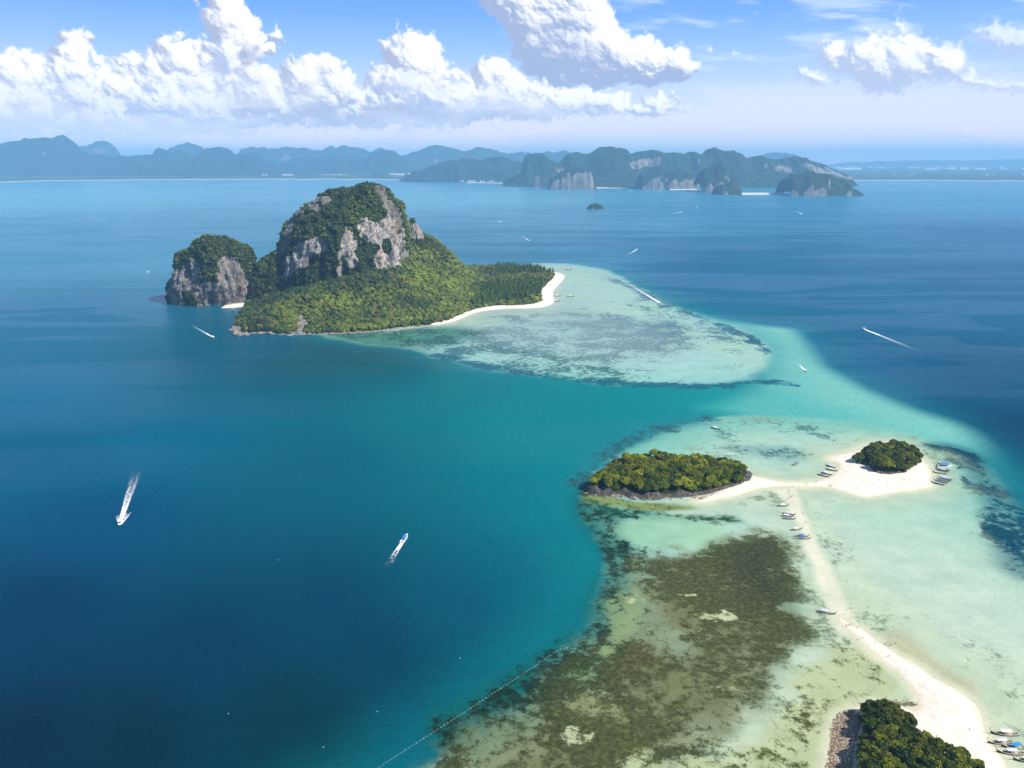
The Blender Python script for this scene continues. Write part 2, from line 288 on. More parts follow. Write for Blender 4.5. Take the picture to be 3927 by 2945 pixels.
def paint_water(X, Y):
    """water colour over its bed with reflected sky and island painted in, density of coral, colour of coral"""
    rad = np.hypot(X, Y)
    pts = [(50, 430, (170, 182, 214)), (50, 560, (104, 146, 190)), (100, 700, (12, 112, 160)), (100, 850, (0, 112, 162)), (60, 1000, (0, 98, 146)), (100, 1300, (0, 60, 104)), (60, 1600, (0, 44, 76)), (300, 1600, (0, 46, 72)),  # pale far points: reflected sky and haze painted into the water colour
           (700, 1300, (0, 70, 108)), (450, 1400, (0, 60, 98)), (600, 1550, (0, 55, 78)), (700, 1000, (0, 100, 134)), (480, 760, (0, 96, 132)), (620, 790, (0, 88, 112)), (760, 770, (0, 84, 108)), (850, 800, (0, 98, 118)), (900, 880, (0, 124, 142)), (1100, 900, (0, 136, 152)),  # dark points off the big island: its reflection painted into the colour
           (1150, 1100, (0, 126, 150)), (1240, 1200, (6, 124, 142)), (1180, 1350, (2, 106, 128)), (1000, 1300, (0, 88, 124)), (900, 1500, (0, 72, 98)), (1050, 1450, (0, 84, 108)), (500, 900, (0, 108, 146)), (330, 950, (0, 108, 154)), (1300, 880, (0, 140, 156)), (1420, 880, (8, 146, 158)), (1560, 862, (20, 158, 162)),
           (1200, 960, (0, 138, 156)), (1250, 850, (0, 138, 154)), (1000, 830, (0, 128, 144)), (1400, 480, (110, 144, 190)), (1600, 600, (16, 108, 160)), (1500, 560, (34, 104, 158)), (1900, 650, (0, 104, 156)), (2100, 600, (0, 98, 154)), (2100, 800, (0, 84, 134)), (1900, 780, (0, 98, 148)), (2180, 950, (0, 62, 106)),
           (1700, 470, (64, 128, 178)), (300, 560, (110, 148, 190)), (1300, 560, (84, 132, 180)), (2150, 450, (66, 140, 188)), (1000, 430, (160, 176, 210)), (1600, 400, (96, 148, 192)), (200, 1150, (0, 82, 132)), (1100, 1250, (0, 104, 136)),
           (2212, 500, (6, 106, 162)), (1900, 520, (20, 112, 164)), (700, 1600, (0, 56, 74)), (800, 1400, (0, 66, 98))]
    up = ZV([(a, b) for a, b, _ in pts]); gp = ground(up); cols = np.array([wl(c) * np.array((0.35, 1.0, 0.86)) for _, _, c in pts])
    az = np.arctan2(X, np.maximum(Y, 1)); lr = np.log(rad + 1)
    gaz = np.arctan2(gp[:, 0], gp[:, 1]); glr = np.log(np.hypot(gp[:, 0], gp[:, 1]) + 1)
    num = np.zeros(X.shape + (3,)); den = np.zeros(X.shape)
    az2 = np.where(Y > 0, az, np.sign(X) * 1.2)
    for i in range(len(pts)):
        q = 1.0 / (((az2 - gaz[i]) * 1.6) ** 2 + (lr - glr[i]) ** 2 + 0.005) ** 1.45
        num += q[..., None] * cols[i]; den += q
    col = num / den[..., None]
    reef = np.zeros(X.shape) ; rcol = np.tile(wl((40, 70, 80)), X.shape + (1,)).astype(float); shal = np.zeros(X.shape)
    sel = (rad < 3200) & (Y > 40)
    x, y = X[sel], Y[sel]; c = col[sel]; rf = reef[sel]; rc = rcol[sel]; sh = shal[sel]
    nA = fbm(x, y, s=55, o=5, seed=3); nB = fbm(x + 500, y, s=14, o=4, seed=9); nC = fbm(x, y * 0.5, s=160, o=4, seed=21); nF = fbm(x, y, s=4, o=3, seed=29)
    def lay(wt, colr):
        nonlocal c
        wt = wt[..., None]; c = c * (1 - wt) + wl(colr) * wt
    def rl(wt, dens, colr=None):
        nonlocal rf, rc
        rf = rf * (1 - wt) + dens * wt
        if colr is not None: rc = rc * (1 - wt[..., None]) + wl(colr) * wt[..., None]
    dS = sdf(smooth_poly(ground(saddle)), x, y)
    # connecting sand saddle: pale on its outer edge, deeper turquoise inside
    lay(sstep(-70, 110, dS + nA * 10) * 0.65, (14, 160, 168))
    lay(sstep(-10, 70, dS + nA * 6), (70, 190, 184))
    edge = ground(ZV([(1490, 662), (1560, 696), (1640, 712), (1700, 722), (1740, 752), (1770, 785), (1820, 822), (1900, 862), (1980, 892), (2050, 925)]))
    dE = linedist(smooth_poly(edge, 3, False), x, y)
    lay(sstep(130, 20, dE + nA * 14) * 0.85 * sstep(-8, 40, dS), (150, 222, 206))
    lay(sstep(190, 60, linedist(ground(ZV([(1480, 690), (1600, 760), (1700, 840), (1760, 880)])), x, y)) * 0.45 * sstep(0, 50, dS), (120, 206, 190))
    dA = sdf(smooth_poly(ground(flatA)), x, y) + nB * 4 + nA * 9
    lay(sstep(-60, 30, dA) * 0.55, (10, 146, 152)); wA = sstep(-8, 26, dA); lay(wA, (158, 212, 200)); sh = np.maximum(sh, wA)
    lay(sstep(10, 120, dA) * 0.6, (186, 222, 210))
    dSh = -sdf(shoreA, x, y)
    lay(sstep(210, 30, dSh) * 0.75 * wA, (178, 206, 180)); lay(sstep(26, 2, dSh + nB * 4) * wA * 0.8, (214, 216, 190))
    palm = ground(ZV([(1230, 600), (1330, 640), (1400, 690), (1480, 720), (1560, 740), (1640, 775)])); dp = linedist(smooth_poly(palm, 3, False), x, y)
    lay(sstep(110, 20, dp + nA * 20) * wA * 0.8, (184, 220, 196))
    # coral on the northern flat
    gz = ground(ZV([(1000, 705), (1130, 672), (1250, 668), (1360, 690), (1420, 720), (1500, 740), (1470, 775), (1380, 790), (1250, 790), (1100, 770), (980, 745), (900, 730)]))
    dg = sdf(smooth_poly(gz), x, y); g = sstep(-60, 60, dg + nC * 50)
    lay(g * 0.4 * wA, (164, 186, 180)); rl(g * wA, 0.47 + nC * 0.14, (134, 160, 158))
    rl(sstep(140, 10, -sdf(ground(flatA), x, y) * 0 + np.abs(dA - 70)) * wA * 0.8 * sstep(0, 300, 1750 - y), 0.46 + nC * 0.2, (96, 146, 146))
    g2 = sstep(120, 40, linedist(ground(ZV([(820, 742), (960, 755), (1100, 790), (1250, 812)])), x, y)); rl(g2 * wA * 0.8, 0.56, (60, 120, 112))
    g3 = sstep(90, 30, linedist(ground(ZV([(720, 732), (850, 735), (960, 722)])), x, y)) ; lay(g3 * sstep(-10, 20, dA) * 0.8, (24, 130, 108)); rl(g3 * sstep(-10, 20, dA) * 0.8, 0.5, (20, 84, 70))
    dr = linedist(rimA, x, y); rl(sstep(20, 3, dr + nB * 7), 0.62, (52, 112, 132))
    dr = linedist(rimA2, x, y); rl(sstep(24, 5, dr + nB * 5), 0.62, (24, 112, 128))
    dr = linedist(smooth_poly(ground(ZV([(1310, 600), (1370, 622), (1420, 650), (1470, 675)])), 3, False), x, y); rl(sstep(36, 8, dr + nB * 6), 0.55, (84, 120, 138))
    # southern flat
    dB = sdf(smooth_poly(ground(flatB)), x, y) + nB * 2.2 + nA * 3
    lay(sstep(-70, 0, dB) * 0.5 * sstep(-25, 60, -(dS - 20)), (6, 140, 150))
    wB = sstep(-4, 12, dB); lay(wB, (132, 200, 182)); sh = np.maximum(sh, wB)
    sx = sstep(P(2000, 2000)[0], P(3000, 2000)[0], x)
    lay(sstep(8, 90, dB) * 0.75, (194, 224, 202))
    lay(sstep(430, 300, y) * wB * 0.75, (216, 226, 194)); lay(sstep(640, 430, y) * wB * sx * 0.65, (214, 230, 206))
    dW = sdf(ground(spitwet), x, y); dP = sdf(ground(spit), x, y); dM = sdf(smooth_poly(ground(sand_main)), x, y)
    lay(sstep(-60, 6, dW) * wB * 0.6, (214, 226, 196)); lay(sstep(-70, 0, dP) * wB * 0.55, (206, 216, 178)); lay(sstep(-46, 4, dM) * wB * 0.75, (204, 216, 184))
    # sandy tan strip east of the spit
    dt = linedist(smooth_poly(ground(Z8([(900, -150), (1020, -20), (1200, 130), (1400, 260), (1560, 350)])), 3, False), x, y); lay(sstep(14, 2, dt + nB * 3) * 0.55, (196, 184, 142))
    # scattered growth everywhere on the southern flat
    rl(wB, 0.42 + nC * 0.16 + nA * 0.08, (150, 172, 142))
    rl(sstep(-5, 50, sdf(ground(ZV([(1330, 930), (1500, 905), (1700, 900), (1850, 912), (1950, 935), (1900, 975), (1700, 1000), (1640, 1010), (1560, 960), (1400, 960)])), x, y)), 0.44 + nC * 0.2, (52, 128, 130))
    dk = ground(ZV([(1560, 965), (1640, 985), (1700, 1000), (1760, 985), (1700, 960)])); lay(sstep(-12, 14, sdf(dk, x, y) + nA * 6) * 0.5, (90, 150, 150)); rl(sstep(-10, 14, sdf(dk, x, y) + nA * 6) * 0.8, 0.55, (60, 110, 118))
    # dark coral rims
    dr = linedist(rimB, x, y); wid = 10 + 6 * nA + 9 * sstep(430, 330, y)
    lay(sstep(wid + 14, wid - 8, dr) * 0.7, (16, 104, 92)); rl(sstep(wid + 18, wid - 8, dr + nB * 5), 0.60 + nC * 0.1, (30, 62, 46))
    in1 = sstep(wid + 34, wid + 10, dr) * sstep(wid - 6, wid + 8, dr) * sstep(0, 8, dB); rl(in1 * 0.9, 0.45 + nC * 0.1, (40, 86, 66))
    dr = linedist(rimT, x, y); lay(sstep(26, 6, dr + nB * 4) * 0.4, (44, 140, 146)); rl(sstep(26, 4, dr + nB * 6), 0.52, (48, 108, 116))
    dr = linedist(rimR, x, y); wid = 7 + 8 * sstep(720, 480, y)
    lay(sstep(wid + 16, wid - 4, dr) * 0.65, (24, 112, 128)); rl(sstep(wid + 14, wid - 8, dr + nB * 6 + nA * 7), 0.62 + nC * .1, (18, 80, 98))
    ou = ground(ZT([(900, 520), (1000, 560), (1080, 640), (1140, 760), (1060, 780), (980, 700), (940, 620)])); rl(sstep(-8, 8, sdf(ou, x, y) + nB * 4), 0.60, (62, 112, 118))
    # olive band below the rocky islet
    ob = ground(ZL([(120, 730), (350, 760), (600, 810), (850, 820), (1100, 830), (1200, 870), (900, 880), (600, 870), (300, 830), (140, 800)])); dob = sdf(ob, x, y) + nB * 2.5
    lay(sstep(-6, 4, dob), (142, 160, 96)); rl(sstep(-7, 4, dob), 0.5, (84, 92, 44))
    ob = ground(ZL([(180, 800), (400, 860), (700, 890), (1000, 920), (1500, 930), (1560, 980), (1200, 1000), (800, 985), (500, 960), (250, 900)])); dob = sdf(ob, x, y) + nB * 4
    lay(sstep(-8, 5, dob) * 0.6, (60, 134, 108)); rl(sstep(-8, 6, dob), 0.62, (30, 82, 62))
    d1 = sdf(smooth_poly(ground(bright1)), x, y) + nB * 4 + nA * 3; lay(sstep(-8, 10, d1) * 0.75, (162, 210, 172)); rl(sstep(-3, 12, d1), 0.22)
    wide = sdf(smooth_poly(ground(ZR([(600, 420), (720, 370), (900, 350), (1600, 225), (1650, 660), (1746, 810), (1640, 960), (1500, 1160), (1500, 1280), (1380, 1420), (1250, 1500), (1150, 1700), (900, 2200), (-800, 2200), (-500, 1560), (-120, 1330), (80, 1220), (240, 1100), (370, 980), (480, 840), (545, 700), (590, 560)]))), x, y) + nB * 5 + nA * 6
    lay(sstep(-8, 10, wide) * 0.6, (136, 146, 98)); rl(sstep(-8, 12, wide), 0.60 + 0.07 * sstep(430, 330, y) + nC * 0.14 + nA * 0.08, (76, 84, 48))
    # brown coral field
    dF = sdf(smooth_poly(ground(reef_field)), x, y) + nB * 6 + nA * 7
    lay(sstep(-16, 16, dF) * 0.85, (118, 122, 76)); rl(sstep(-18, 16, dF), 0.68 + nC * 0.16 + nA * 0.07, (88, 94, 54))
    fl = np.clip(sstep(0, 80, sdf(ground(ZR([(1250, 300), (1600, 200), (1660, 700), (1400, 620), (1200, 480)])), x, y) + 30 + nA * 12), 0, 1); rl(sstep(-3, 10, dF) * fl * 0.7, 0.84, (56, 60, 50))
    d2 = sdf(smooth_poly(ground(brown_a)), x, y) + nB * 4 + nA * 6; lay(sstep(-14, 12, d2) * 0.5, (130, 130, 84)); rl(sstep(-16, 14, d2), 0.60, (92, 92, 52))
    d2 = sdf(smooth_poly(ground(bright2)), x, y) + nB * 3; lay(sstep(-5, 6, d2) * 0.7, (148, 150, 100)); rl(sstep(-5, 6, d2), 0.50, (96, 100, 58))
    pb = sdf(ground(ZR([(520, 640), (700, 560), (760, 700), (720, 820), (600, 960), (500, 1000), (460, 1080), (340, 1150), (280, 1110), (420, 1000), (520, 860)])), x, y) + nB * 3
    lay(sstep(-4, 5, pb) * 0.6, (150, 172, 116)); rl(sstep(-4, 6, pb), 0.46, (60, 84, 50))
    d3 = sdf(smooth_poly(ground(bright3)), x, y) + nB * 5 + nA * 5; lay(sstep(-4, 8, d3) * 0.9, (196, 208, 160)); rl(sstep(-9, 9, d3), 0.42, (96, 104, 54)); rl(sstep(14, 45, d3), 0.30, (130, 140, 84))
    for (bu, bv, rr) in ((330, 1470, 5.5), (370, 1490, 4), (290, 1450, 3), (1180, 740, 5), (1240, 735, 4), (1240, 1165, 2.2), (1040, 608, 2.4), (670, 630, 4)):
        q = P(*ZR([(bu, bv)])[0]); dd = np.hypot((x - q[0]) * 0.6, y - q[1]) + nF * 3.0 + nB * 3; rr = rr * 0.85
        lay(sstep(rr + .5, rr - 2, dd) * 0.9, (206, 210, 166)); rl(sstep(rr + 1.5, rr - 2, dd), 0.40)
    # turbid puff behind a beached boat
    q = P(*Z9([(300, 850)])[0]); dd = np.hypot((x - q[0]) * 0.6, y - q[1]) + nA * 2; lay(sstep(13, 2, dd) * 0.45, (136, 176, 158)); rf *= 1 - sstep(13, 4, dd) * 0.6
    # wet sand just under the surface
    wW = sstep(-5.0, 2.0, dW + nA * 1.2); lay(wW * 0.95, (246, 242, 216)); rf = rf * (1 - wW)
    for d_, e_ in ((dP, 5.0), (dM, 6.0)):
        ww = sstep(-e_ * 1.6, -e_ * 0.2, d_ + nA * 1.5); lay(ww * 0.8, (236, 234, 204)); rf = rf * (1 - ww)
    # rubble littered around the rocky point
    dd = linedist(ground(Z8([(560, 500), (750, 480), (950, 500), (1060, 500)])), x, y); rl(sstep(11, 3, dd + nB * 2), 0.42, (120, 112, 80))
    col[sel] = c; reef[sel] = rf; rcol[sel] = rc; shal[sel] = sh
    return col, reef, rcol, shal

def build_water():
    vrow = np.concatenate([[3100 - (3100 - 700) * i / 540 for i in range(541)]])
    rows = np.array([P(CU, v)[1] for v in vrow])
    rows = np.concatenate([[3, 40, 90, 140, 180], rows[rows > 200], [15500, 22000, 30000, 38000]])
    az = np.concatenate([np.linspace(-math.pi, R(-42), 40)[:-1], np.linspace(R(-42), R(42), 700), np.linspace(R(42), math.pi, 40)[1:-1]])
    A, Rr = np.meshgrid(az, rows, indexing='xy'); n0, n1 = A.shape
    X = Rr * np.sin(A); Y = Rr * np.cos(A)
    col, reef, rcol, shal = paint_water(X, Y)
    V = np.stack([X, Y, np.zeros_like(X)], -1).reshape(-1, 3)
    i, j = np.meshgrid(np.arange(n0 - 1), np.arange(n1), indexing='ij'); j2 = (j + 1) % n1
    F = np.stack([i * n1 + j, i * n1 + j2, (i + 1) * n1 + j2, (i + 1) * n1 + j], -1).reshape(-1, 4)[:, ::-1]
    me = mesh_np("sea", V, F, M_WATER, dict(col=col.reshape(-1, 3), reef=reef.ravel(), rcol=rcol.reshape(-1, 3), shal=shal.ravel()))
    link("sea", me, kind='structure', label="turquoise and deep blue tropical sea with coral flats")
build_water()

# ------------------------------------------------------------------ sky backdrop with cumulus
def build_sky():
    azs = np.concatenate([np.linspace(-180, -37, 260)[:-1], np.linspace(-37, 37, 1150), np.linspace(37, 180, 260)[1:-1]])
    els = np.concatenate([np.linspace(-1.2, 11.2, 250), np.linspace(11.2, 26, 60)[1:]])
    A, E = np.meshgrid(azs, els, indexing='xy')
    def ae(u, v):
        x, y, z = ray(u, v); return math.degrees(math.atan2(x, y)), math.degrees(math.atan2(z, math.hypot(x, y)))
    g = np.array([(-2, (250, 238, 232)), (0, (246, 236, 234)), (0.6, (242, 234, 235)), (1.2, (238, 232, 236)), (3.0, (216, 222, 238)), (5.0, (184, 206, 240)), (7.0, (150, 186, 240)), (9.0, (118, 166, 236)), (12.0, (84, 140, 226)), (18, (54, 108, 205)), (30, (48, 96, 190))], dtype=object)
    gl = np.array([lin(c) for c in g[:, 1]]); ge = g[:, 0].astype(float); gl = gl * np.array((1 + 0.4 * np.exp(-np.maximum(ge, 0) / 2.2) + 0.7 * np.exp(-np.maximum(ge, 0) / 0.7), 1 + 0.12 * np.exp(-np.maximum(ge, 0) / 2.2) + 0.25 * np.exp(-np.maximum(ge, 0) / 0.7), np.ones(len(ge)))).T
    colr = np.stack([np.interp(E, ge, gl[:, k]) for k in range(3)], -1)
    hz = np.array(lin((238, 232, 234))) * np.array((1.2, 1.08, 1))
    # high thin streaks to the right
    st = fbm(A * 0.25 + 3, E * 1.5 + A * 0.1, s=1.0, o=5, seed=31)
    st = sstep(0.05, 0.9, st) * sstep(-6, 14, A) * sstep(2, 5, E) * 0.62
    colr = colr * (1 - st[..., None]) + np.array(lin((206, 220, 244))) * st[..., None]
    wx = fbm(A, E, s=1.6, o=5, seed=41, g=0.55); wy = fbm(A + 50, E, s=1.6, o=5, seed=43, g=0.55)
    fx = fbm(A, E, s=0.33, o=4, seed=45, g=0.6); fy = fbm(A + 9, E, s=0.33, o=4, seed=47, g=0.6)
    def cloud_layer(colr, puffs, soft=0.06, warp=0.42, fine=0.12, bright=1.0, base_col=(176, 188, 216), op=1.0, seed=0, gap=0.0):
        Aw = A + wx * warp + fx * fine; Ew = E + wy * warp * 0.7 + fy * fine
        D = np.full(A.shape, -9.0); T = np.full(A.shape, -9.0)
        for (ca, ce, r, z0) in puffs:
            j0 = np.searchsorted(azs, ca - r - 1.3); j1 = np.searchsorted(azs, ca + r + 1.3)
            i0 = np.searchsorted(els, ce - r - 1.3); i1 = np.searchsorted(els, ce + r + 1.3)
            if i1 <= i0 or j1 <= j0: continue
            d2 = (Aw[i0:i1, j0:j1] - ca) ** 2 + ((Ew[i0:i1, j0:j1] - ce) * 1.12) ** 2
            h = np.sqrt(np.maximum(r * r - d2, 0)) + z0
            h = np.where(d2 < r * r, h, -9)
            D[i0:i1, j0:j1] = np.maximum(D[i0:i1, j0:j1], h)
            T[i0:i1, j0:j1] = np.maximum(T[i0:i1, j0:j1], r - np.sqrt(d2))
        m = D > -5
        al = sstep(-0.02, soft, T + fx * 0.10)
        Dz = np.where(m, D, 0.0)
        # smooth, then shade by slope towards the sun
        def blur(a, n):
            for _ in range(n):
                a = (a + np.roll(a, 1, 0) + np.roll(a, -1, 0) + np.roll(a, 1, 1) + np.roll(a, -1, 1)) / 5
            return a
        Db = 0.45 * blur(Dz, 4) + 0.55 * blur(Dz, 22) + fx * 0.035 + wx * 0.08
        gy, gx = np.gradient(Db); gx = gx / np.gradient(azs)[None, :]; gy = gy / np.gradient(els)[:, None]
        nx, ny, nz = -gx, -gy, np.ones_like(gx); ln = np.sqrt(nx * nx + ny * ny + 1); L = (nx * 0.52 + ny * 0.62 + nz * 0.58) / ln
        lit = np.clip(0.30 + 0.72 * L, 0, 1.1)
        # soft self-shading: dense under parts turn blue-grey
        cum = blur(np.where(m, 1.0, 0.0), 30)
        tops = np.zeros_like(E); acc = np.zeros(E.shape[1])
        for i in range(E.shape[0] - 1, -1, -1):
            dE = els[min(i + 1, len(els) - 1)] - els[i]
            acc = np.where(al[i] > 0.2, acc + dE, np.maximum(acc - dE * 2.5, 0)); tops[i] = acc
        deep = sstep(0.9, 4.2, blur(tops, 8) + wx * 0.7)
        lit = lit * (1 - 0.24 * deep) + 0.05 * wy
        lit = np.clip(lit, 0.0, 1.05) * bright
        wcol = np.array((1.02, 1.0, 0.985)); bcol = np.array(lin(base_col))
        t = sstep(0.42, 0.92, lit)[..., None]
        cc = bcol * (1 - t) + wcol * t
        hzf = np.exp(-np.maximum(E, 0) / 1.6)[..., None] * 0.6
        cc = cc * (1 - hzf) + hz * hzf
        a = (al * op)[..., None] * (1 - np.exp(-np.maximum(E - 0.25, 0) / 0.8))[..., None]
        return colr * (1 - a) + cc * a
    def mass(outline, n, rmin, rmax, seed, px=True):
        """puffs that fill an outline: many small at the rim, larger inside"""
        rg = np.random.default_rng(seed); poly = np.array([ae(*p) for p in ZV(outline)]) if px else np.array(outline, float)
        lo, hi = poly.min(0), poly.max(0); out = []; k = 0
        while len(out) < n and k < n * 40:
            k += 1; p = lo + rg.random(2) * (hi - lo); s = sdf(poly, np.array([p[0]]), np.array([p[1]]))[0]
            if s < 0.02: continue
            r = min(rmax, max(rmin, s * (0.55 + 0.5 * rg.random()))) * (0.6 + 0.6 * rg.random())
            out.append((p[0], p[1], r, 0.55 * min(s, 1.6) + 0.3 * rg.random()))
        return out
    c1 = [(-60, 110), (0, 85), (40, 72), (70, 95), (100, 105), (120, 70), (160, 55), (200, 50), (235, 65), (225, 95), (200, 120), (250, 130), (262, 105), (300, 110), (330, 90), (345, 66), (390, 64), (420, 85), (445, 82), (440, 40), (430, 5), (470, -20), (520, -10), (548, 30), (560, 60), (590, 40), (625, 78), (610, 110), (570, 125), (590, 150), (600, 125), (640, 118), (690, 105), (730, 118), (765, 155), (775, 180), (790, 140), (800, 125), (830, 130), (815, 90), (830, 62), (870, 45), (905, 66), (945, 60), (965, 95), (975, 130), (1000, 150), (1030, 125), (1080, 112), (1110, 145), (1150, 165), (1200, 170), (1300, 185), (1400, 195), (1480, 200), (1470, 235), (1400, 258), (1250, 262), (1050, 268), (950, 285), (820, 285), (600, 278), (440, 275), (300, 285), (120, 280), (-60, 300)]
    far_left = [(-60, 180), (100, 170), (300, 190), (500, 215), (700, 235), (900, 250), (1100, 262), (1250, 265), (1100, 290), (700, 295), (300, 300), (-60, 310)]
    big = [(1000, -60), (1020, 20), (1050, 35), (1075, 60), (1092, 100), (1105, 140), (1145, 168), (1200, 186), (1260, 196), (1330, 192), (1400, 196), (1470, 186), (1515, 158), (1520, 135), (1500, 120), (1480, 95), (1440, 88), (1390, 70), (1345, 55), (1330, 25), (1305, -10), (1290, -60)]
    r1 = [(1760, 100), (1800, 85), (1850, 90), (1890, 75), (1925, 80), (1935, 45), (1950, 40), (1970, 75), (2000, 90), (2060, 100), (2075, 135), (2050, 165), (2000, 170), (1940, 190), (1880, 186), (1820, 165), (1790, 140)]
    r1 = [(1915 + (x - 1915) * 1.16, 128 + (y - 128) * 1.3) for x, y in r1]
    r2 = [(2060, 160), (2110, 150), (2150, 175), (2212, 175), (2260, 190), (2212, 205), (2120, 200), (2060, 190)]
    r3 = [(1720, 150), (1760, 145), (1790, 165), (1770, 182), (1730, 178)]
    r4 = [(2070, 50), (2150, 35), (2280, 60), (2280, 120), (2170, 125), (2090, 100)]
    smalls = [[(x - w_, y), (x, y - h_), (x + w_, y), (x, y + h_ * .6)] for x, y, w_, h_ in ((1535, 110, 22, 18), (1590, 115, 35, 16), (1570, 210, 22, 16), (1630, 30, 10, 9), (1390, 240, 20, 9), (1440, 258, 20, 8), (1300, 262, 35, 10), (1690, 297, 25, 6), (1780, 297, 22, 5), (1850, 292, 16, 5), (2000, 245, 24, 7), (2015, 262, 26, 6), (2140, 262, 20, 6), (1500, 255, 28, 12), (2190, 268, 18, 6), (1330, 285, 30, 6), (1990, 292, 30, 5), (1650, 175, 20, 10), (1930, 150, 30, 8), (1580, 295, 14, 4), (2080, 290, 22, 5), (1930, 215, 24, 6))]
    # the same kind of sky goes on outside the picture
    rg = np.random.default_rng(5)
    for a0 in list(np.arange(-175, -42, 13.0)) + list(np.arange(44, 176, 13.0)):
        h = 4 + rg.random() * 5; wd = 5 + rg.random() * 3
        colr = cloud_layer(colr, mass([(a0 - wd, 2.2), (a0 - wd * .8, h * .5), (a0 - wd * .2, h), (a0 + wd * .3, h * .8), (a0 + wd, h * .45), (a0 + wd, 2.0)], 60, 0.5, 1.5, int(a0) + 400, False), 0.2, bright=0.97)
    colr = cloud_layer(colr, mass(far_left, 260, 0.12, 0.8, 1), 0.5, 0.6, 0.15, 0.93, (170, 184, 216), 0.8)
    colr = cloud_layer(colr, mass(c1, 1300, 0.13, 1.05, 2), 0.24, 0.42, 0.10, 1.0, (168, 174, 198))
    colr = cloud_layer(colr, mass([(x, y + 70) for x, y in c1[:24]] + [(500, 300), (-60, 300)], 300, 0.12, 0.7, 22), 0.25, 0.5, 0.15, 1.0, (180, 190, 218), 0.8)
    colr = cloud_layer(colr, mass([(780, 150), (860, 135), (960, 170), (1100, 180), (1300, 200), (1480, 215), (1420, 250), (1200, 262), (980, 262), (820, 240)], 300, 0.12, 0.6, 23), 0.25, 0.5, 0.15, 1.0, (180, 190, 218), 0.7)
    vl = (sstep(0.35, 1.0, fbm(A * 0.12, E * 0.5, s=1.0, o=5, seed=71) + 0.75) * sstep(6.5, 2.0, E) * 0.6)[..., None]; colr = colr * (1 - vl) + np.array(lin((236, 232, 236))) * vl
    rb = np.random.default_rng(77)
    for row, (y0, hh, ww, x1) in enumerate(((176, 34, 75, 1180), (212, 30, 80, 1380), (243, 20, 70, 1480), (266, 12, 60, 1480))):
        pf = []
        x = -60
        while x < x1:
            w_ = ww * (0.6 + 0.8 * rb.random()); h_ = hh * (0.6 + 0.7 * rb.random()); yy = y0 + 10 * rb.normal() * (hh / 30)
            pf += mass([(x - w_, yy + h_ * .5), (x - w_ * .6, yy - h_ * .3), (x - w_ * .1, yy - h_), (x + w_ * .4, yy - h_ * .6), (x + w_, yy + h_ * .4)], 34, 0.10, 0.55, int(x) + 999 + row)
            x += w_ * (1.1 + 0.9 * rb.random())
        colr = cloud_layer(colr, pf, 0.45, 0.5, 0.16, 1.0, (178, 190, 220), (0.75, 0.75, 0.65, 0.5)[row])
    colr = cloud_layer(colr, mass(big, 800, 0.12, 1.25, 3), 0.30, 0.32, 0.12, 1.0, (156, 168, 200))
    for i, q in enumerate((r1, r2, r3, r4)): colr = cloud_layer(colr, mass(q, 320, 0.22, 0.8, 60 + i), 0.45, 0.30, 0.14, 0.98 if i < 3 else 0.9, (178, 188, 214), 0.94 if i < 3 else 0.6)
    colr = cloud_layer(colr, sum([mass(q, 26, 0.07, 0.3, 80 + i) for i, q in enumerate(smalls)], []), 0.35, 0.3, 0.14, 0.95, (184, 192, 216), 0.7)
    colr = np.clip(colr, 0, 2.2)
    alpha = 1 - sstep(15, 25, E)
    Rs = 66000.0; er, ar = np.radians(E), np.radians(A)
    V = np.stack([Rs * np.sin(ar), Rs * np.cos(ar), CAM_H + Rs * np.tan(er)], -1)
    n0, n1 = A.shape
    i, j = np.meshgrid(np.arange(n0 - 1), np.arange(n1), indexing='ij'); j2 = (j + 1) % n1
    F = np.stack([i * n1 + j, i * n1 + j2, (i + 1) * n1 + j2, (i + 1) * n1 + j], -1).reshape(-1, 4)
    k = NT("sky with cumulus"); k.n.remove(k.b)
    em = k.new("Emission"); k.put(em.inputs[0], k.attr("col")); em.inputs[1].default_value = SKY_GAIN
    tr = k.new("BsdfTransparent"); mx = k.new("MixShader"); k.put(mx.inputs[0], k.attr("a", True)); k.t.links.new(tr.outputs[0], mx.inputs[1]); k.t.links.new(em.outputs[0], mx.inputs[2])
    k.t.links.new(mx.outputs[0], k.out.inputs[0])
    k.m.cycles.emission_sampling = 'NONE'
    me = mesh_np("sky", V.reshape(-1, 3), F, k.m, dict(col=colr.reshape(-1, 3), a=alpha.ravel()))
    link("sky", me, kind='structure', label="blue sky with banks of white cumulus")
SKY_GAIN = 0.84
build_sky()

# ------------------------------------------------------------------ haze
def build_haze():
    bm = bmesh.new(); box(bm, -44000, 44000, -44000, 44000, -3, 720)
    m = bpy.data.materials.new("sea haze"); m.use_nodes = True; t = m.node_tree; t.nodes.remove(t.nodes["Principled BSDF"])
    v = t.nodes.new("ShaderNodeVolumePrincipled"); v.inputs['Color'].default_value = (0.33, 0.67, 1.0, 1); v.inputs['Density'].default_value = 0.000062
    v.inputs['Anisotropy'].default_value = 0.0
    t.links.new(v.outputs[0], t.nodes["Material Output"].inputs['Volume'])
    link("haze", bm_mesh("haze", bm, m), kind='stuff', label="pale blue tropical sea haze")
build_haze()

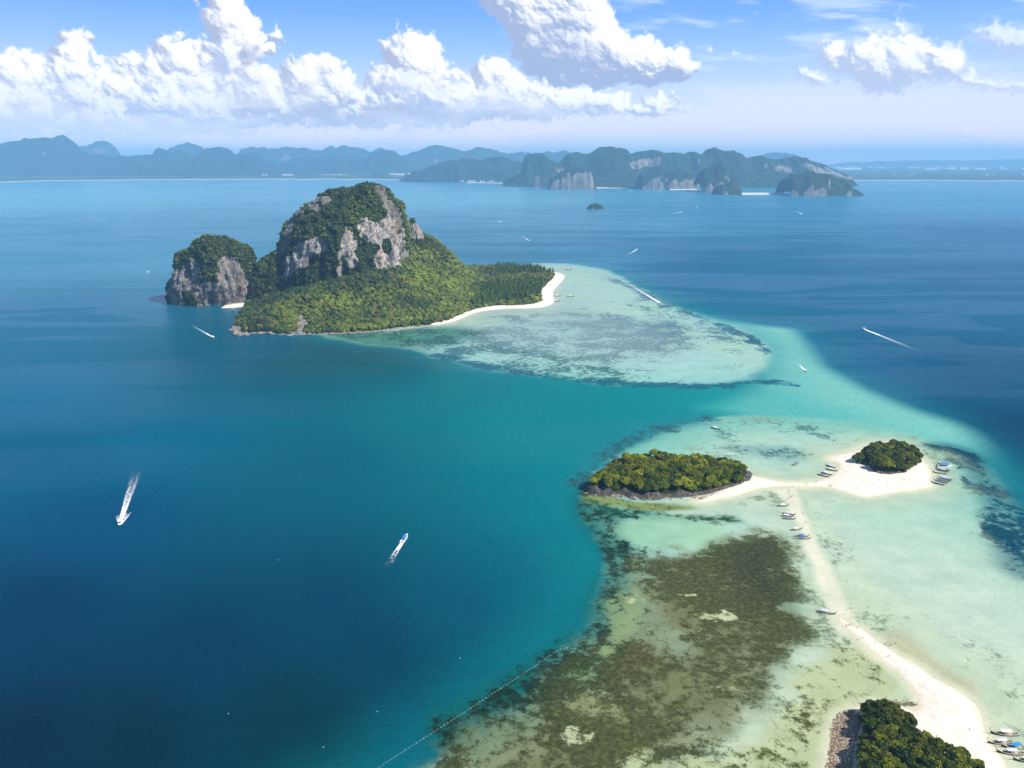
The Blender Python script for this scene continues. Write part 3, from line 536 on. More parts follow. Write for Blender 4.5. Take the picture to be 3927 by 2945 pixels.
# ------------------------------------------------------------------ land materials
def rock_material():
    k = NT("limestone"); co = k.coord('Object'); rock = k.attr("rock", True)
    st = k.scale(co, (1, 1, 0.22))
    a = k.noise(st, 0.09, 6, 0.65); b = k.noise(st, 0.35, 5, 0.7); c = k.noise(co, 0.03, 4, 0.6)
    pale = k.mix(c, lin((238, 226, 206)), lin((196, 188, 182)))
    grey = k.mix(a, lin((116, 112, 112)), lin((206, 200, 192)))
    rc = k.mix(k.range(a, 0.42, 0.6), grey, pale)
    rc = k.mix(k.range(b, 0.50, 0.42, 0, 0.85), rc, lin((44, 44, 46))); rc = k.mix(k.range(k.noise(st, 0.8, 4, 0.7), 0.5, 0.38, 0, 0.7), rc, lin((50, 48, 50)))
    rc = k.mix(k.range(k.noise(st, 0.05, 3, 0.6), 0.58, 0.68, 0, 0.5), rc, lin((176, 132, 92)))
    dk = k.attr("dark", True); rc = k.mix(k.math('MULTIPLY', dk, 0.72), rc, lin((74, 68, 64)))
    g = k.noise(co, 0.2, 5, 0.7)
    veg = k.ramp(g, [(0.3, lin((20, 28, 10))), (0.5, lin((46, 58, 20))), (0.7, lin((84, 92, 32)))])
    tt = k.math('ADD', rock, k.math('MULTIPLY', k.math('SUBTRACT', k.noise(st, 0.16, 5, 0.7), 0.5), 1.3))
    col = k.mix(k.range(tt, 0.42, 0.56), veg, rc)
    h = k.math('ADD', k.math('MULTIPLY', k.noise(st, 0.14, 6, 0.7), 3.2), k.math('MULTIPLY', k.noise(co, 0.6, 4, 0.7), 0.9))
    return k.fin(col, 0.9, 0.15, k.bump(h, 1.0, 2.4))
M_ROCK = rock_material()
def far_rock(name, veg, rock, sc):
    k = NT(name); co = k.coord(); st = k.scale(co, (1, 1, 0.3)); rk = k.attr("rock", True)
    a = k.noise(co, sc, 6, 0.65); v = k.mix(k.range(a, 0.3, 0.7), [x * 0.55 for x in lin(veg)], [x * 1.35 for x in lin(veg)])
    r = k.mix(k.range(k.noise(st, sc * 2, 5, 0.7), 0.35, 0.65), [x * 0.45 for x in lin(rock)], lin(rock))
    t = k.math('ADD', rk, k.math('MULTIPLY', k.math('SUBTRACT', k.noise(st, sc * 1.3, 6, 0.75), 0.5), 3.0))
    return k.fin(k.mix(k.range(t, 0.55, 0.75), v, r), 0.95, 0.1, k.bump(k.math('MULTIPLY', k.noise(co, sc * 2.5, 5, 0.7), 14.0), 0.8, 1.0))
M_FARROCK = far_rock("far headland", (40, 58, 30), (142, 134, 126), 0.011)
M_HILLS = far_rock("far hills", (34, 48, 32), (130, 116, 108), 0.004)
def sand_material():
    k = NT("coral sand"); co = k.coord('Object'); sep = k.new("SeparateXYZ"); k.put(sep.inputs[0], co)
    n = k.noise(co, 0.25, 6, 0.65); n2 = k.noise(k.scale(co, (1, 1, 1)), 1.6, 4, 0.7)
    dry = k.mix(k.range(n, 0.3, 0.7), lin((204, 195, 178)), lin((222, 215, 202)))
    wet = k.mix(n, lin((188, 176, 150)), lin((214, 204, 180)))
    wt = k.math('ADD', sep.outputs[2], k.math('MULTIPLY', k.math('SUBTRACT', n, 0.5), 0.3))
    c = k.mix(k.range(wt, 0.12, 0.38), wet, dry)
    c = k.mix(k.range(n2, 0.68, 0.74, 0, 0.35), c, lin((150, 134, 110)))
    c = k.mix(k.math('MULTIPLY', k.attr("rub", True), k.range(k.noise(co, 1.1, 5, 0.75), 0.42, 0.55)), c, lin((112, 92, 72)))
    return k.fin(c, 0.9, 0.15, k.bump(k.math('ADD', k.math('MULTIPLY', n2, 0.25), n), 0.5, 0.6))
M_SAND = sand_material()
def soil_material():
    k = NT("forest floor"); n = k.noise(k.coord(), 0.15, 5, 0.7)
    return k.fin(k.ramp(n, [(0.3, lin((24, 28, 12))), (0.6, lin((52, 58, 24))), (0.8, lin((96, 84, 56)))]), 0.95, 0.1)
M_SOIL = soil_material()
def leaf_material(name, tint=True, sc=0.5):
    k = NT(name); co = k.coord('Object'); n = k.noise(co, sc, 3, 0.7); nf = k.noise(co, sc * 4, 2, 0.6)
    if tint: base = k.attr("tint")
    else:
        oi = k.new("ObjectInfo").outputs['Random']
        base = k.ramp(oi, [(0.0, lin((46, 62, 14))), (0.25, lin((68, 84, 15))), (0.5, lin((90, 100, 17))), (0.7, lin((78, 80, 21))), (0.85, lin((104, 114, 18))), (1.0, lin((124, 132, 22)))]); base = k.mix(1.0, base, k.new("ObjectInfo").outputs['Color'], 'MULTIPLY')
    c = k.mix(1.0, base, k.ramp(n, [(0.25, 0.55), (0.5, 1.0), (0.75, 1.6)]), 'MULTIPLY')
    c = k.mix(1.0, c, k.ramp(nf, [(0.3, 0.7), (0.7, 1.3)]), 'MULTIPLY')
    k.b.inputs['Subsurface Weight'].default_value = 0.0
    return k.fin(c, 0.7, 0.2)
M_FOREST = leaf_material("forest canopy", True, 0.35)
M_LEAF = leaf_material("broad leaves", False, 0.8)
M_BARK = flat("bark", (96, 80, 62), 0.9, 0.1)

# ------------------------------------------------------------------ karst massifs
def massif(name, left, right, y_c, front, back, zbase, ztop, cliffs, label, nz=110, na=330, seed=0, amp=1.0, greens=()):
    """left/right: outlines traced on the photo, at the distance y_c; front/back: (height share, distance) profiles"""
    L = np.array([Q(u, v, y_c)[[0, 2]] for u, v in left]); Rt = np.array([Q(u, v, y_c)[[0, 2]] for u, v in right])
    L = L[np.argsort(L[:, 1])]; Rt = Rt[np.argsort(Rt[:, 1])]
    ztop = min(L[:, 1].max(), Rt[:, 1].max()) if ztop is None else ztop
    t = np.linspace(0, 1, nz); z = zbase + (ztop - zbase) * (1 - (1 - t) ** 1.25)
    xl = np.interp(z, L[:, 1], L[:, 0]); xr = np.interp(z, Rt[:, 1], Rt[:, 0])
    s = (z - zbase) / (ztop - zbase); yf = np.interp(s, *zip(*front)); yb = np.interp(s, *zip(*back))
    th = np.linspace(0, 2 * math.pi, na, endpoint=False); n = 2.35
    cx, a = (xl + xr) / 2, np.maximum((xr - xl) / 2, 0.5); cyy, b = (yf + yb) / 2, np.maximum((yb - yf) / 2, 0.5)
    ct, st_ = np.cos(th), np.sin(th); ex = np.sign(ct) * np.abs(ct) ** (2 / n); ey = np.sign(st_) * np.abs(st_) ** (2 / n)
    X = cx[:, None] + a[:, None] * ex[None]; Y = cyy[:, None] + b[:, None] * ey[None]; Zz = np.repeat(z[:, None], na, 1)
    d1 = fbm(X, Y, Zz * 0.7, s=48, o=3, seed=seed) * 11; d2 = -np.abs(fbm(X, Y, Zz * 0.30, s=20, o=3, seed=seed + 5)) * 15 + 4; d3 = fbm(X, Y, Zz, s=6, o=3, seed=seed + 9) * 2.6
    side = np.abs(ey)[None] * 0.65 + 0.35
    fade = np.clip((ztop - Zz) / 14, 0.0, 1) * amp
    d = (d1 * side + d2 + d3) * fade
    sc = np.minimum(a, b)[:, None]; d = np.clip(d, -0.5 * sc, 0.5 * sc)
    X = X + ct[None] * d; Y = Y + st_[None] * d; Zz = Zz + fbm(X, Y, s=14, o=3, seed=seed + 13) * 3.2 * sstep(0.2, 0.9, s)[:, None]
    V = np.stack([X, Y, Zz], -1)
    rock = np.zeros(X.shape); dark = np.zeros(X.shape)
    u, v = proj(V); fb = fbm(u, v, s=22, o=3, seed=seed + 20) * 9
    facing = (Y < cyy[:, None] + b[:, None] * 0.35)
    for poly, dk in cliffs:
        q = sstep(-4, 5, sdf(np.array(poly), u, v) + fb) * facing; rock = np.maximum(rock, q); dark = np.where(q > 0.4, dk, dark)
    for poly in greens: rock *= 1 - sstep(-4, 5, sdf(np.array(poly), u, v) + fb)
    # the far side, seen from elsewhere, shows cliffs too where it is steep
    rock = np.maximum(rock, (~facing) * sstep(0.25, 0.6, fbm(X, Y, Zz, s=60, o=3, seed=seed + 30) + 0.3) * (s[:, None] < 0.75))
    rock = np.maximum(rock, 0.28 * sstep(0.2, 0.8, fbm(X, Y, Zz * 0.5, s=24, o=3, seed=seed + 33)))
    ii, jj = np.meshgrid(np.arange(nz - 1), np.arange(na), indexing='ij'); j2 = (jj + 1) % na
    F = np.stack([ii * na + jj, ii * na + j2, (ii + 1) * na + j2, (ii + 1) * na + jj], -1).reshape(-1, 4)
    Vf = V.reshape(-1, 3); me = mesh_np(name, Vf, F, M_ROCK, dict(rock=rock.ravel(), dark=dark.ravel()))
    bm = bmesh.new(); bm.from_mesh(me); bm.verts.ensure_lookup_table()
    bm.faces.new([bm.verts[(nz - 1) * na + j] for j in range(na)]); bm.to_mesh(me); bm.free()
    link(name, me, kind='structure', label=label)
    return V, rock, F
def tree_spots(V, rock, F, dens, rmax=0.35, seed=1, zmin=-1e9):
    rg = np.random.default_rng(seed); v = V.reshape(-1, 3); r = rock.ravel()
    e1 = v[F[:, 1]] - v[F[:, 0]]; e2 = v[F[:, 3]] - v[F[:, 0]]; nrm = np.cross(e1, e2); ar = np.linalg.norm(nrm, axis=1)
    rr = r[F].mean(1); ok = (rr < rmax); pr = ar * ok; n = int(pr.sum() * dens); idx = rg.choice(len(F), n, p=pr / pr.sum())
    a, b = rg.random(n)[:, None], rg.random(n)[:, None]
    p = v[F[idx, 0]] + a * e1[idx] + b * e2[idx]; return p[p[:, 2] > zmin]

RK = 0.0
main_left = Z1([(960, 800), (962, 700), (965, 640), (968, 560), (985, 460), (1003, 420), (1040, 375), (1080, 330), (1110, 300), (1160, 268), (1220, 240), (1290, 190), (1340, 160), (1400, 158), (1460, 150), (1530, 143), (1580, 125), (1640, 112), (1665, 106)])
main_right = Z1([(1950, 800), (1935, 690), (1925, 560), (1922, 470), (1900, 400), (1880, 340), (1862, 280), (1830, 238), (1790, 225), (1765, 170), (1740, 130), (1700, 113), (1670, 106)])
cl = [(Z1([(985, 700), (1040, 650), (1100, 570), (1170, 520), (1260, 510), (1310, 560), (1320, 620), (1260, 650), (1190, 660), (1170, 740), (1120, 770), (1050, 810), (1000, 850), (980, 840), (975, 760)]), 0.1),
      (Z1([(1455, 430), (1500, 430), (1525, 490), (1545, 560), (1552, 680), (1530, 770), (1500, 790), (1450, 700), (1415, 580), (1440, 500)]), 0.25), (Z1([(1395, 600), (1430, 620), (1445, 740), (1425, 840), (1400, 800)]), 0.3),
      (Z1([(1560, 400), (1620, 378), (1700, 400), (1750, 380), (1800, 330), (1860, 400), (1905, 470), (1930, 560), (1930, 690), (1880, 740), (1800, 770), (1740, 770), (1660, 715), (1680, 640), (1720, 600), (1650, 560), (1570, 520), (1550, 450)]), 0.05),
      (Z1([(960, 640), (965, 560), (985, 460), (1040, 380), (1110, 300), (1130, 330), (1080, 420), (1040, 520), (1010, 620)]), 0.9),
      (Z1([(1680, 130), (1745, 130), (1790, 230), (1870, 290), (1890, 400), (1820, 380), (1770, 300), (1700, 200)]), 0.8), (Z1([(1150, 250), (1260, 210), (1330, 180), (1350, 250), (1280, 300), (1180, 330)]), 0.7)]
gr = [Z1([(1735, 520), (1790, 530), (1820, 590), (1780, 640), (1730, 610)]), Z1([(1320, 450), (1420, 430), (1420, 560), (1390, 640), (1330, 600)]), Z1([(1560, 560), (1650, 570), (1660, 700), (1570, 700)])]
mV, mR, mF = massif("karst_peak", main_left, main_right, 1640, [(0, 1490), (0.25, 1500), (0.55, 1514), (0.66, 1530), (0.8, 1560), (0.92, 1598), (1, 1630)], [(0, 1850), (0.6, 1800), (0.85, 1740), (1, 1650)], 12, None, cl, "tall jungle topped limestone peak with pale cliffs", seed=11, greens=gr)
rock_left = Z1([(100, 1020), (97, 960), (100, 880), (115, 790), (135, 710), (160, 655), (230, 622), (280, 572), (330, 535), (385, 517), (420, 516)])
rock_right = Z1([(730, 1060), (735, 960), (725, 860), (718, 780), (700, 720), (685, 655), (645, 605), (590, 592), (562, 560), (535, 532), (480, 526), (430, 516)])
cl2 = [(Z1([(315, 960), (370, 900), (430, 880), (480, 930), (510, 1000), (540, 1060), (450, 1100), (320, 1090)]), 0.15), (Z1([(480, 680), (530, 660), (600, 740), (650, 850), (640, 940), (560, 1010), (490, 960), (470, 800)]), 0.62),
       (Z1([(100, 830), (180, 790), (250, 690), (300, 680), (330, 760), (300, 850), (290, 920), (180, 930), (190, 1010), (110, 1000)]), 0.45), (Z1([(640, 860), (720, 850), (735, 960), (730, 1040), (660, 1030)]), 0.4), (Z1([(90, 840), (150, 740), (210, 760), (240, 700), (300, 680), (320, 760), (330, 880), (420, 850), (470, 880), (480, 680), (560, 640), (640, 720), (690, 800), (735, 1000), (735, 1100), (90, 1100)]), 0.65)]
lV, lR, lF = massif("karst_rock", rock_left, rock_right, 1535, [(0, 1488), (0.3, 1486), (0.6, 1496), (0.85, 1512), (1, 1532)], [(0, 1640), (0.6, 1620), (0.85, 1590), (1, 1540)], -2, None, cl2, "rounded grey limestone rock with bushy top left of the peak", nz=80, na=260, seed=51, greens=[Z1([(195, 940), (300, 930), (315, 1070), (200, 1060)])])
sh_left = Z1([(735, 1000), (745, 900), (752, 790), (775, 730), (810, 705), (855, 690), (885, 665), (908, 645), (932, 636)])
sh_right = Z1([(1060, 1000), (1040, 800), (1010, 720), (990, 680), (960, 645), (935, 636)])
sV, sR, sF = massif("karst_shoulder", sh_left, sh_right, 1570, [(0, 1500), (0.5, 1520), (1, 1560)], [(0, 1680), (0.6, 1660), (1, 1580)], -2, None, [], "low wooded shoulder between the rock and the peak", nz=50, na=150, seed=71)
kn_left = Z1([(1900, 620), (1915, 500), (1930, 410), (1955, 388), (1972, 380)]); kn_right = Z1([(2080, 620), (2062, 530), (2045, 470), (2020, 430), (2000, 396), (1980, 380)])
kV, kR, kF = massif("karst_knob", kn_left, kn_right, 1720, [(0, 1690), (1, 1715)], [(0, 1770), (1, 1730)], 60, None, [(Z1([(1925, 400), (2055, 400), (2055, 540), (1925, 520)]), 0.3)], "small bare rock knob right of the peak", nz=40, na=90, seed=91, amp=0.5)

# wooded slopes and flat of the big island
def heightfield(name, poly, res, hfun, mat, margin=0.0, extra=None, mask=None, **tags):
    poly = np.asarray(poly); lo = poly.min(0) - res * 2 - margin; hi = poly.max(0) + res * 2 + margin
    xs = np.arange(lo[0], hi[0], res); ys = np.arange(lo[1], hi[1], res); X, Y = np.meshgrid(xs, ys)
    S = sdf(poly, X, Y); Zz = hfun(X, Y, S); n0, n1 = X.shape
    keep = S > -margin - res * 1.5
    if mask is not None: keep &= mask(X, Y)
    ii, jj = np.meshgrid(np.arange(n0 - 1), np.arange(n1 - 1), indexing='ij')
    F = np.stack([ii * n1 + jj, ii * n1 + jj + 1, (ii + 1) * n1 + jj + 1, (ii + 1) * n1 + jj], -1).reshape(-1, 4)
    F = F[keep.ravel()[F].all(1)]
    used = np.unique(F); remap = np.zeros(n0 * n1, np.int64); remap[used] = np.arange(len(used)); F2 = remap[F]
    V = np.stack([X, Y, Zz], -1).reshape(-1, 3)
    at = {k_: f(X, Y, S, Zz).ravel()[used] for k_, f in (extra or {}).items()}
    me = mesh_np(name, V[used], F2, mat, at); o = link(name, me, **tags)
    return X, Y, S, Zz
def skirtA(X, Y, S):
    seg = linedist(np.array([(-430, 1560), (-350, 1640), (-190, 1790)]), X, Y)
    up = sstep(390, 100, seg) * sstep(-70, -230, X); h = 2.0 * sstep(-2, 14, S) + np.minimum(0.27 * np.maximum(S - 6, 0), 70) * up
    ridge = linedist(np.array([(-250, 1740), (-165, 1780)]), X, Y)
    h = h + 46 * np.exp(-(ridge / 62) ** 2) * sstep(0, 120, S)
    return h + fbm(X, Y, s=40, o=4, seed=61) * 3.2 * sstep(5, 40, S) - 1.2 * sstep(2, -4, S)
def rockA(X, Y, S, Z_):
    u, v = proj(np.stack([X, Y, Z_], -1)); fb = fbm(u, v, s=16, o=3, seed=5) * 7
    r = np.zeros(X.shape)
    for q in (Z1([(1050, 1260), (1085, 1200), (1105, 1130), (1120, 1090), (1150, 1130), (1165, 1200), (1150, 1270)]), Z1([(945, 890), (985, 890), (1000, 960), (950, 965)]), Z1([(580, 1215), (610, 1190), (650, 1215), (680, 1280), (580, 1260)])):
        r = np.maximum(r, sstep(-3, 4, sdf(np.array(q), u, v) + fb))
    west = sstep(P(1750, 1240)[0], P(1500, 1240)[0], X)
    return np.maximum(r, sstep(9, 4, S) * west)
XA, YA, SA, ZA = heightfield("island_slope", shoreA, 3.5, skirtA, M_ROCK, 2, dict(rock=rockA, dark=lambda X, Y, S, Z_: 0.35 + 0 * X), kind='structure', label="wooded slopes and flat of the big island")
RA = rockA(XA, YA, SA, ZA)

# ------------------------------------------------------------------ forest masses
def ico(sub):
    bm = bmesh.new(); bmesh.ops.create_icosphere(bm, subdivisions=sub, radius=1.0); v = np.array([p.co[:] for p in bm.verts]); f = np.array([[q.index for q in p.verts] for p in bm.faces]); bm.free(); return v, f
IV, IF_ = ico(2)
def crowns(name, pts, rad, flat_=0.8, tints=None, label="", seed=0, cone=False, rough=0.62):
    """many tree crowns that read as one wooded mass"""
    rg = np.random.default_rng(seed); n = len(pts)
    tv, tf = IV.copy(), IF_
    if cone:
        m = 7; lev = [(-0.1, 0.55), (0.35, 0.62), (0.9, 0.42), (1.5, 0.2)]; vv = []
        for z, r in lev: vv += [(r * math.cos(6.283 * k / m), r * math.sin(6.283 * k / m), z) for k in range(m)]
        vv.append((0, 0, 2.1)); tv = np.array(vv); ff = []
        for l in range(3):
            for k in range(m): a, b = l * m + k, l * m + (k + 1) % m; ff += [(a, b, b + m), (a, b + m, a + m)]
        for k in range(m): ff.append((3 * m + k, 3 * m + (k + 1) % m, 4 * m))
        tf = np.array(ff)
    else:
        keep = (tv[:, 2][tf] > -0.45).any(1); tf = tf[keep]; us = np.unique(tf); rm = np.zeros(len(tv), int); rm[us] = np.arange(len(us)); tv = tv[us]; tf = rm[tf]
    k = len(tv); vr = 14
    variants = np.stack([tv * (1 + rough * (rg.random((k, 1)) - 0.35)) for _ in range(vr)])
    ang = rg.random(n) * 6.283; c, s = np.cos(ang), np.sin(ang); vs_ = variants[rg.integers(0, vr, n)]
    tc_ = 1; x = vs_[..., 0] * c[:, None] - vs_[..., 1] * s[:, None]; y = vs_[..., 0] * s[:, None] + vs_[..., 1] * c[:, None]
    asp = 0.8 + 0.4 * rg.random((n, 1))
    V = np.stack([x * rad[:, None] * asp, y * rad[:, None] / asp, vs_[..., 2] * rad[:, None] * flat_], -1) + pts[:, None, :]
    F = (tf[None] + (np.arange(n) * k)[:, None, None]).reshape(-1, 3)
    T = np.repeat(tints[:, None, :], k, 1) * (0.8 + 0.4 * rg.random((n, k, 1)))
    me = mesh_np(name, V.reshape(-1, 3), F, M_FOREST, dict(tint=T.reshape(-1, 3)), smooth=False)
    link(name, me, kind='stuff', label=label); return len(F)
PAL = np.array([lin(c) for c in ((30, 42, 14), (42, 56, 18), (60, 72, 20), (84, 92, 24), (98, 110, 28), (124, 132, 34), (92, 84, 38))])
def tint_for(p, bias, rg):
    n = fbm(p[:, 0], p[:, 1], s=60, o=4, seed=77) * 1.5 + rg.normal(0, 0.5, len(p)) + bias
    t = np.clip(n + 2.0, 0, 5.0); i = np.floor(t).astype(int); f = (t - i)[:, None]; j = np.minimum(i + 1, 5)
    c = PAL[i] * (1 - f) + PAL[j] * f; br = rg.random(len(p)) < 0.035; c[br] = PAL[6]; return c
ntri = 0
rg = np.random.default_rng(3)
# slopes
cell = 5.6; gx, gy = np.meshgrid(np.arange(shoreA[:, 0].min(), shoreA[:, 0].max(), cell), np.arange(shoreA[:, 1].min(), shoreA[:, 1].max(), cell))
px = (gx + rg.random(gx.shape) * cell).ravel(); py = (gy + rg.random(gx.shape) * cell).ravel(); S = sdf(shoreA, px, py)
bl = ground(beachA); dbeach = linedist(smooth_poly(bl, 2, False), px, py); bw = 8.5 + 16 * sstep(-140, 40, px)
ok = (S > 5) & (dbeach > bw) & ~((py > 1800) & (px < -170)) & ~((px < -260) & (py > 1560))
hz_ = skirtA(px, py, S); uu, vv = proj(np.stack([px, py, hz_], -1)); rk = rockA(px, py, S, hz_)
ok &= rk < 0.5
p = np.stack([px, py, hz_], -1)[ok]
con = sdf(smooth_poly(ground(Z2([(330, 430), (420, 330), (560, 300), (700, 300), (790, 300), (760, 370), (700, 395), (600, 412), (500, 424), (400, 434)]))), p[:, 0], p[:, 1]) > -3
back = (p[:, 1] > 1880) & (p[:, 0] > -40); grove = (p[:, 0] > -60) & (p[:, 1] > 1560) & ~back & ~con
bias = 0.15 - 0.8 * sstep(-330, -480, p[:, 0]) + 0.4 * sstep(-300, -150, p[:, 0])
ti = tint_for(p, bias, rg); ti[con | back] = ti[con | back] * np.array((0.6, 0.85, 0.9)) * 0.7 + PAL[2] * 0.45; ti[grove] = ti[grove] * 0.65 + PAL[6] * 0.2
rad = (2.0 + 3.6 * rg.random(len(p)) ** 2.0) * np.where(grove, 0.8, 1.0)
p2 = p.copy(); p2[:, 2] += rad * 0.45 + np.where(back, 5, np.where(con, 5, np.where(grove, 3.5, 1.0))) * (0.6 + 0.8 * rg.random(len(p)))
m = ~con & ~back
ntri += crowns("forest", p2[m], rad[m], 0.85, ti[m], "yellow green forest covering the big island's slopes", 1)
ntri += crowns("casuarina_grove", p2[con | back] - np.array((0, 0, 3.0)), rad[con | back] * 0.8, 1.35, ti[con | back], "dark feathery trees behind the curved beach", 2, cone=True)
for nm, (V_, R_, F_), dens, r0, lb, bz in (("peak_vegetation", (mV, mR, mF), 0.034, 2.3, "dark bushes clinging to the tall peak", -0.7), ("rock_vegetation", (lV, lR, lF), 0.036, 2.2, "dark bushes on the rounded rock", -1.2), ("shoulder_forest", (sV, sR, sF), 0.04, 2.5, "dark trees covering the low shoulder", -1.0), ("knob_vegetation", (kV, kR, kF), 0.03, 1.6, "bushes on the small rock knob", -0.8)):
    q = tree_spots(V_, R_, F_, dens, 0.42, 5, 2.0); q = q[q[:, 1] < (1720 if nm.startswith("peak") else 1e9)]
    r_ = r0 * (0.7 + 0.9 * rg.random(len(q)) ** 1.6); t_ = tint_for(q, bz + 0.5 * sstep(60, 20, np.abs(q[:, 2] - 150)), rg); q = q + np.stack([0 * r_, 0 * r_, r_ * 0.3], -1)
    ntri += crowns(nm, q, r_, 0.85, t_, lb, 7)
print("forest triangles", ntri)

# ------------------------------------------------------------------ beaches
def sandz(X, Y, S, k=0.05, top=1.0):
    return np.clip(S * k, -0.5, top) + fbm(X, Y, s=12, o=3, seed=8) * 0.06 * sstep(0, 4, S)
ms = smooth_poly(ground(sand_main), 2)
heightfield("sandbar", ms, 1.3, lambda X, Y, S: sandz(X, Y, S + fbm(X, Y, s=9, o=3, seed=2) * 0.7, 0.10, 1.2), M_SAND, 3, dict(rub=lambda X, Y, S, Z_: sstep(9, 2, linedist(ground(ZL([(800, 770), (1000, 765), (1150, 755), (1300, 700)])), X, Y)) * 0.8), kind='structure', label="white sandbar joining the two wooded islets")
sp_ = ground(spit)
def rubspit(X, Y, S, Z_):
    d = sdf(ground(Z8([(420, 600), (330, 640), (270, 700), (240, 800), (225, 1000), (190, 1300), (420, 1300), (450, 1000), (500, 850), (540, 650)])), X, Y)
    return sstep(-2.0, 0.6, d + fbm(X, Y, s=4, o=3, seed=4)) * 0.9
heightfield("sand_spit", sp_, 0.8, lambda X, Y, S: sandz(X, Y, S + fbm(X, Y, s=7, o=3, seed=12) * 0.35, 0.13, 1.3), M_SAND, 2, dict(rub=rubspit), kind='structure', label="long white sand spit curving to the near wooded point")
ba = ground(beachA); inner = [(x * 1.0 - 6, y + 0.0) for x, y in []]
def beach_dist(X, Y): return linedist(smooth_poly(ba, 2, False), X, Y)
heightfield("island_beach", shoreA[(shoreA[:, 0] > -330)], 2.5, lambda X, Y, S: skirtA(X, Y, sdf(shoreA, X, Y)) + 0.25 + 0.5 * sstep(-3, 6, S), M_SAND, 0, dict(rub=lambda X, Y, S, Z_: 0 * X), mask=lambda X, Y: beach_dist(X, Y) < 11 + 14 * sstep(-140, 40, X), kind='structure', label="curved white beach of the big island")
cv = ground(Z1([(505, 1068), (540, 1040), (600, 1020), (670, 1026), (670, 1056), (600, 1066), (540, 1068)]))
heightfield("cove_beach", cv, 2.0, lambda X, Y, S: sandz(X, Y, S, 0.12, 2.5) + 0.2, M_SAND, 0, dict(rub=lambda X, Y, S, Z_: 0 * X), kind='structure', label="tiny white beach between the rock and the island")

# ------------------------------------------------------------------ islets
def islet_terrain(name, poly, cliff, dome, seed, label, slump=3.0, rockband=4.0, res=1.0):
    def h(X, Y, S):
        S2 = S + fbm(X, Y, s=9, o=3, seed=seed) * 1.8
        c = cliff * (0.8 + 0.7 * fbm(X, Y, s=13, o=2, seed=seed + 3)) * (1 - 0.75 * sstep(0.45, 0.75, (X - poly[:, 0].min()) / np.ptp(poly[:, 0])))
        return sstep(-1.0, slump, S2) * c + dome * (1 - np.exp(-np.maximum(S, 0) / 22)) + fbm(X, Y, s=3.2, o=3, seed=seed + 6) * 0.7 * sstep(0, 2, S) - 0.8 * sstep(1, -2, S2)
    X, Y, S, Z_ = heightfield(name, poly, res, h, M_ROCK, 2, dict(rock=lambda X, Y, S, Z_: sstep(rockband + 2, rockband, S), dark=lambda X, Y, S, Z_: 1.1 + 0 * X), kind='structure', label=label)
    return h
isl1 = smooth_poly(ground(ZL([(128, 700), (150, 725), (230, 735), (330, 740), (480, 745), (560, 765), (700, 778), (820, 772), (900, 765), (1060, 755), (1150, 745), (1260, 725), (1400, 690), (1540, 650), (1640, 600), (1675, 560), (1660, 520), (1560, 470), (1350, 430), (1100, 410), (800, 410), (560, 430), (380, 480), (240, 570), (170, 630)])), 2)
h1 = islet_terrain("rocky_islet", isl1, 4.6, 5.0, 101, "low limestone islet under a dense yellow green canopy", 2.2, 3.2)
isl2 = smooth_poly(ground(Z7([(640, 490), (720, 500), (860, 520), (900, 590), (980, 620), (1100, 645), (1250, 640), (1400, 600), (1530, 520), (1580, 440), (1560, 380), (1450, 310), (1250, 270), (1000, 290), (820, 350), (700, 420)])), 2)
h2 = islet_terrain("wooded_islet", isl2, 1.6, 6.5, 131, "small round wooded islet on the sandbar", 3.0, 1.5)
isl3 = smooth_poly(ground(Z8([(560, 640), (700, 620), (900, 640), (1000, 680), (1080, 780), (1120, 880), (1200, 960), (1350, 1040), (1560, 1080), (1700, 1180), (1820, 1300), (1700, 1900), (800, 2000), (420, 1500), (440, 1200), (470, 1050), (520, 900), (520, 760)])), 2)
h3 = islet_terrain("wooded_point", isl3, 1.8, 3.0, 161, "near wooded point at the foot of the sand spit", 4.0, 2.0)

def make_crown(seed, r=4.0, leaf=0.5, clumps=40, per=110, flatness=0.72):
    rg = np.random.default_rng(seed); V = []; F = []
    cs = []
    for _ in range(clumps):
        d = rg.normal(size=3); d[2] = abs(d[2]) * 0.9 - 0.15; d /= np.linalg.norm(d); q = d * r * (0.55 + 0.32 * rg.random()); q[2] *= flatness; cs.append((q, r * (0.16 + 0.2 * rg.random())))
    for c, cr in cs:
        for _ in range(per):
            d = rg.normal(size=3); d /= np.linalg.norm(d)
            if d[2] < -0.5: continue
            p_ = c + d * cr * (0.75 + 0.35 * rg.random()); n = d + rg.normal(size=3) * 0.55; n /= np.linalg.norm(n)
            t = np.cross(n, rg.normal(size=3)); t /= np.linalg.norm(t); b = np.cross(n, t); s_ = leaf * (0.5 + 0.7 * rg.random())
            i = len(V); V += [p_ - t * s_ - b * s_ * 0.5, p_ + t * s_ * 0.2 - b * s_ * 0.7 + n * s_ * 0.25, p_ + t * s_ + b * s_ * 0.4, p_ - t * s_ * 0.2 + b * s_ * 0.7 + n * s_ * 0.25]; F.append((i, i + 1, i + 2, i + 3))
    # a shaded inner mass so that the crown is not see-through
    V = np.array(V); k = len(V); iv, if_ = IV * r * 0.55, IF_; iv = iv * np.array((1, 1, flatness)) * (1 + 0.25 * (rg.random((len(iv), 1)) - 0.5))
    F = np.array(F); F = np.concatenate([F[:, [0, 1, 2]], F[:, [0, 2, 3]], if_ + k]); return mesh_np("crown", np.concatenate([V, iv]), F, M_LEAF, smooth=False)
CR = [make_crown(200 + i, clumps=34 + 3 * i) for i in range(7)]
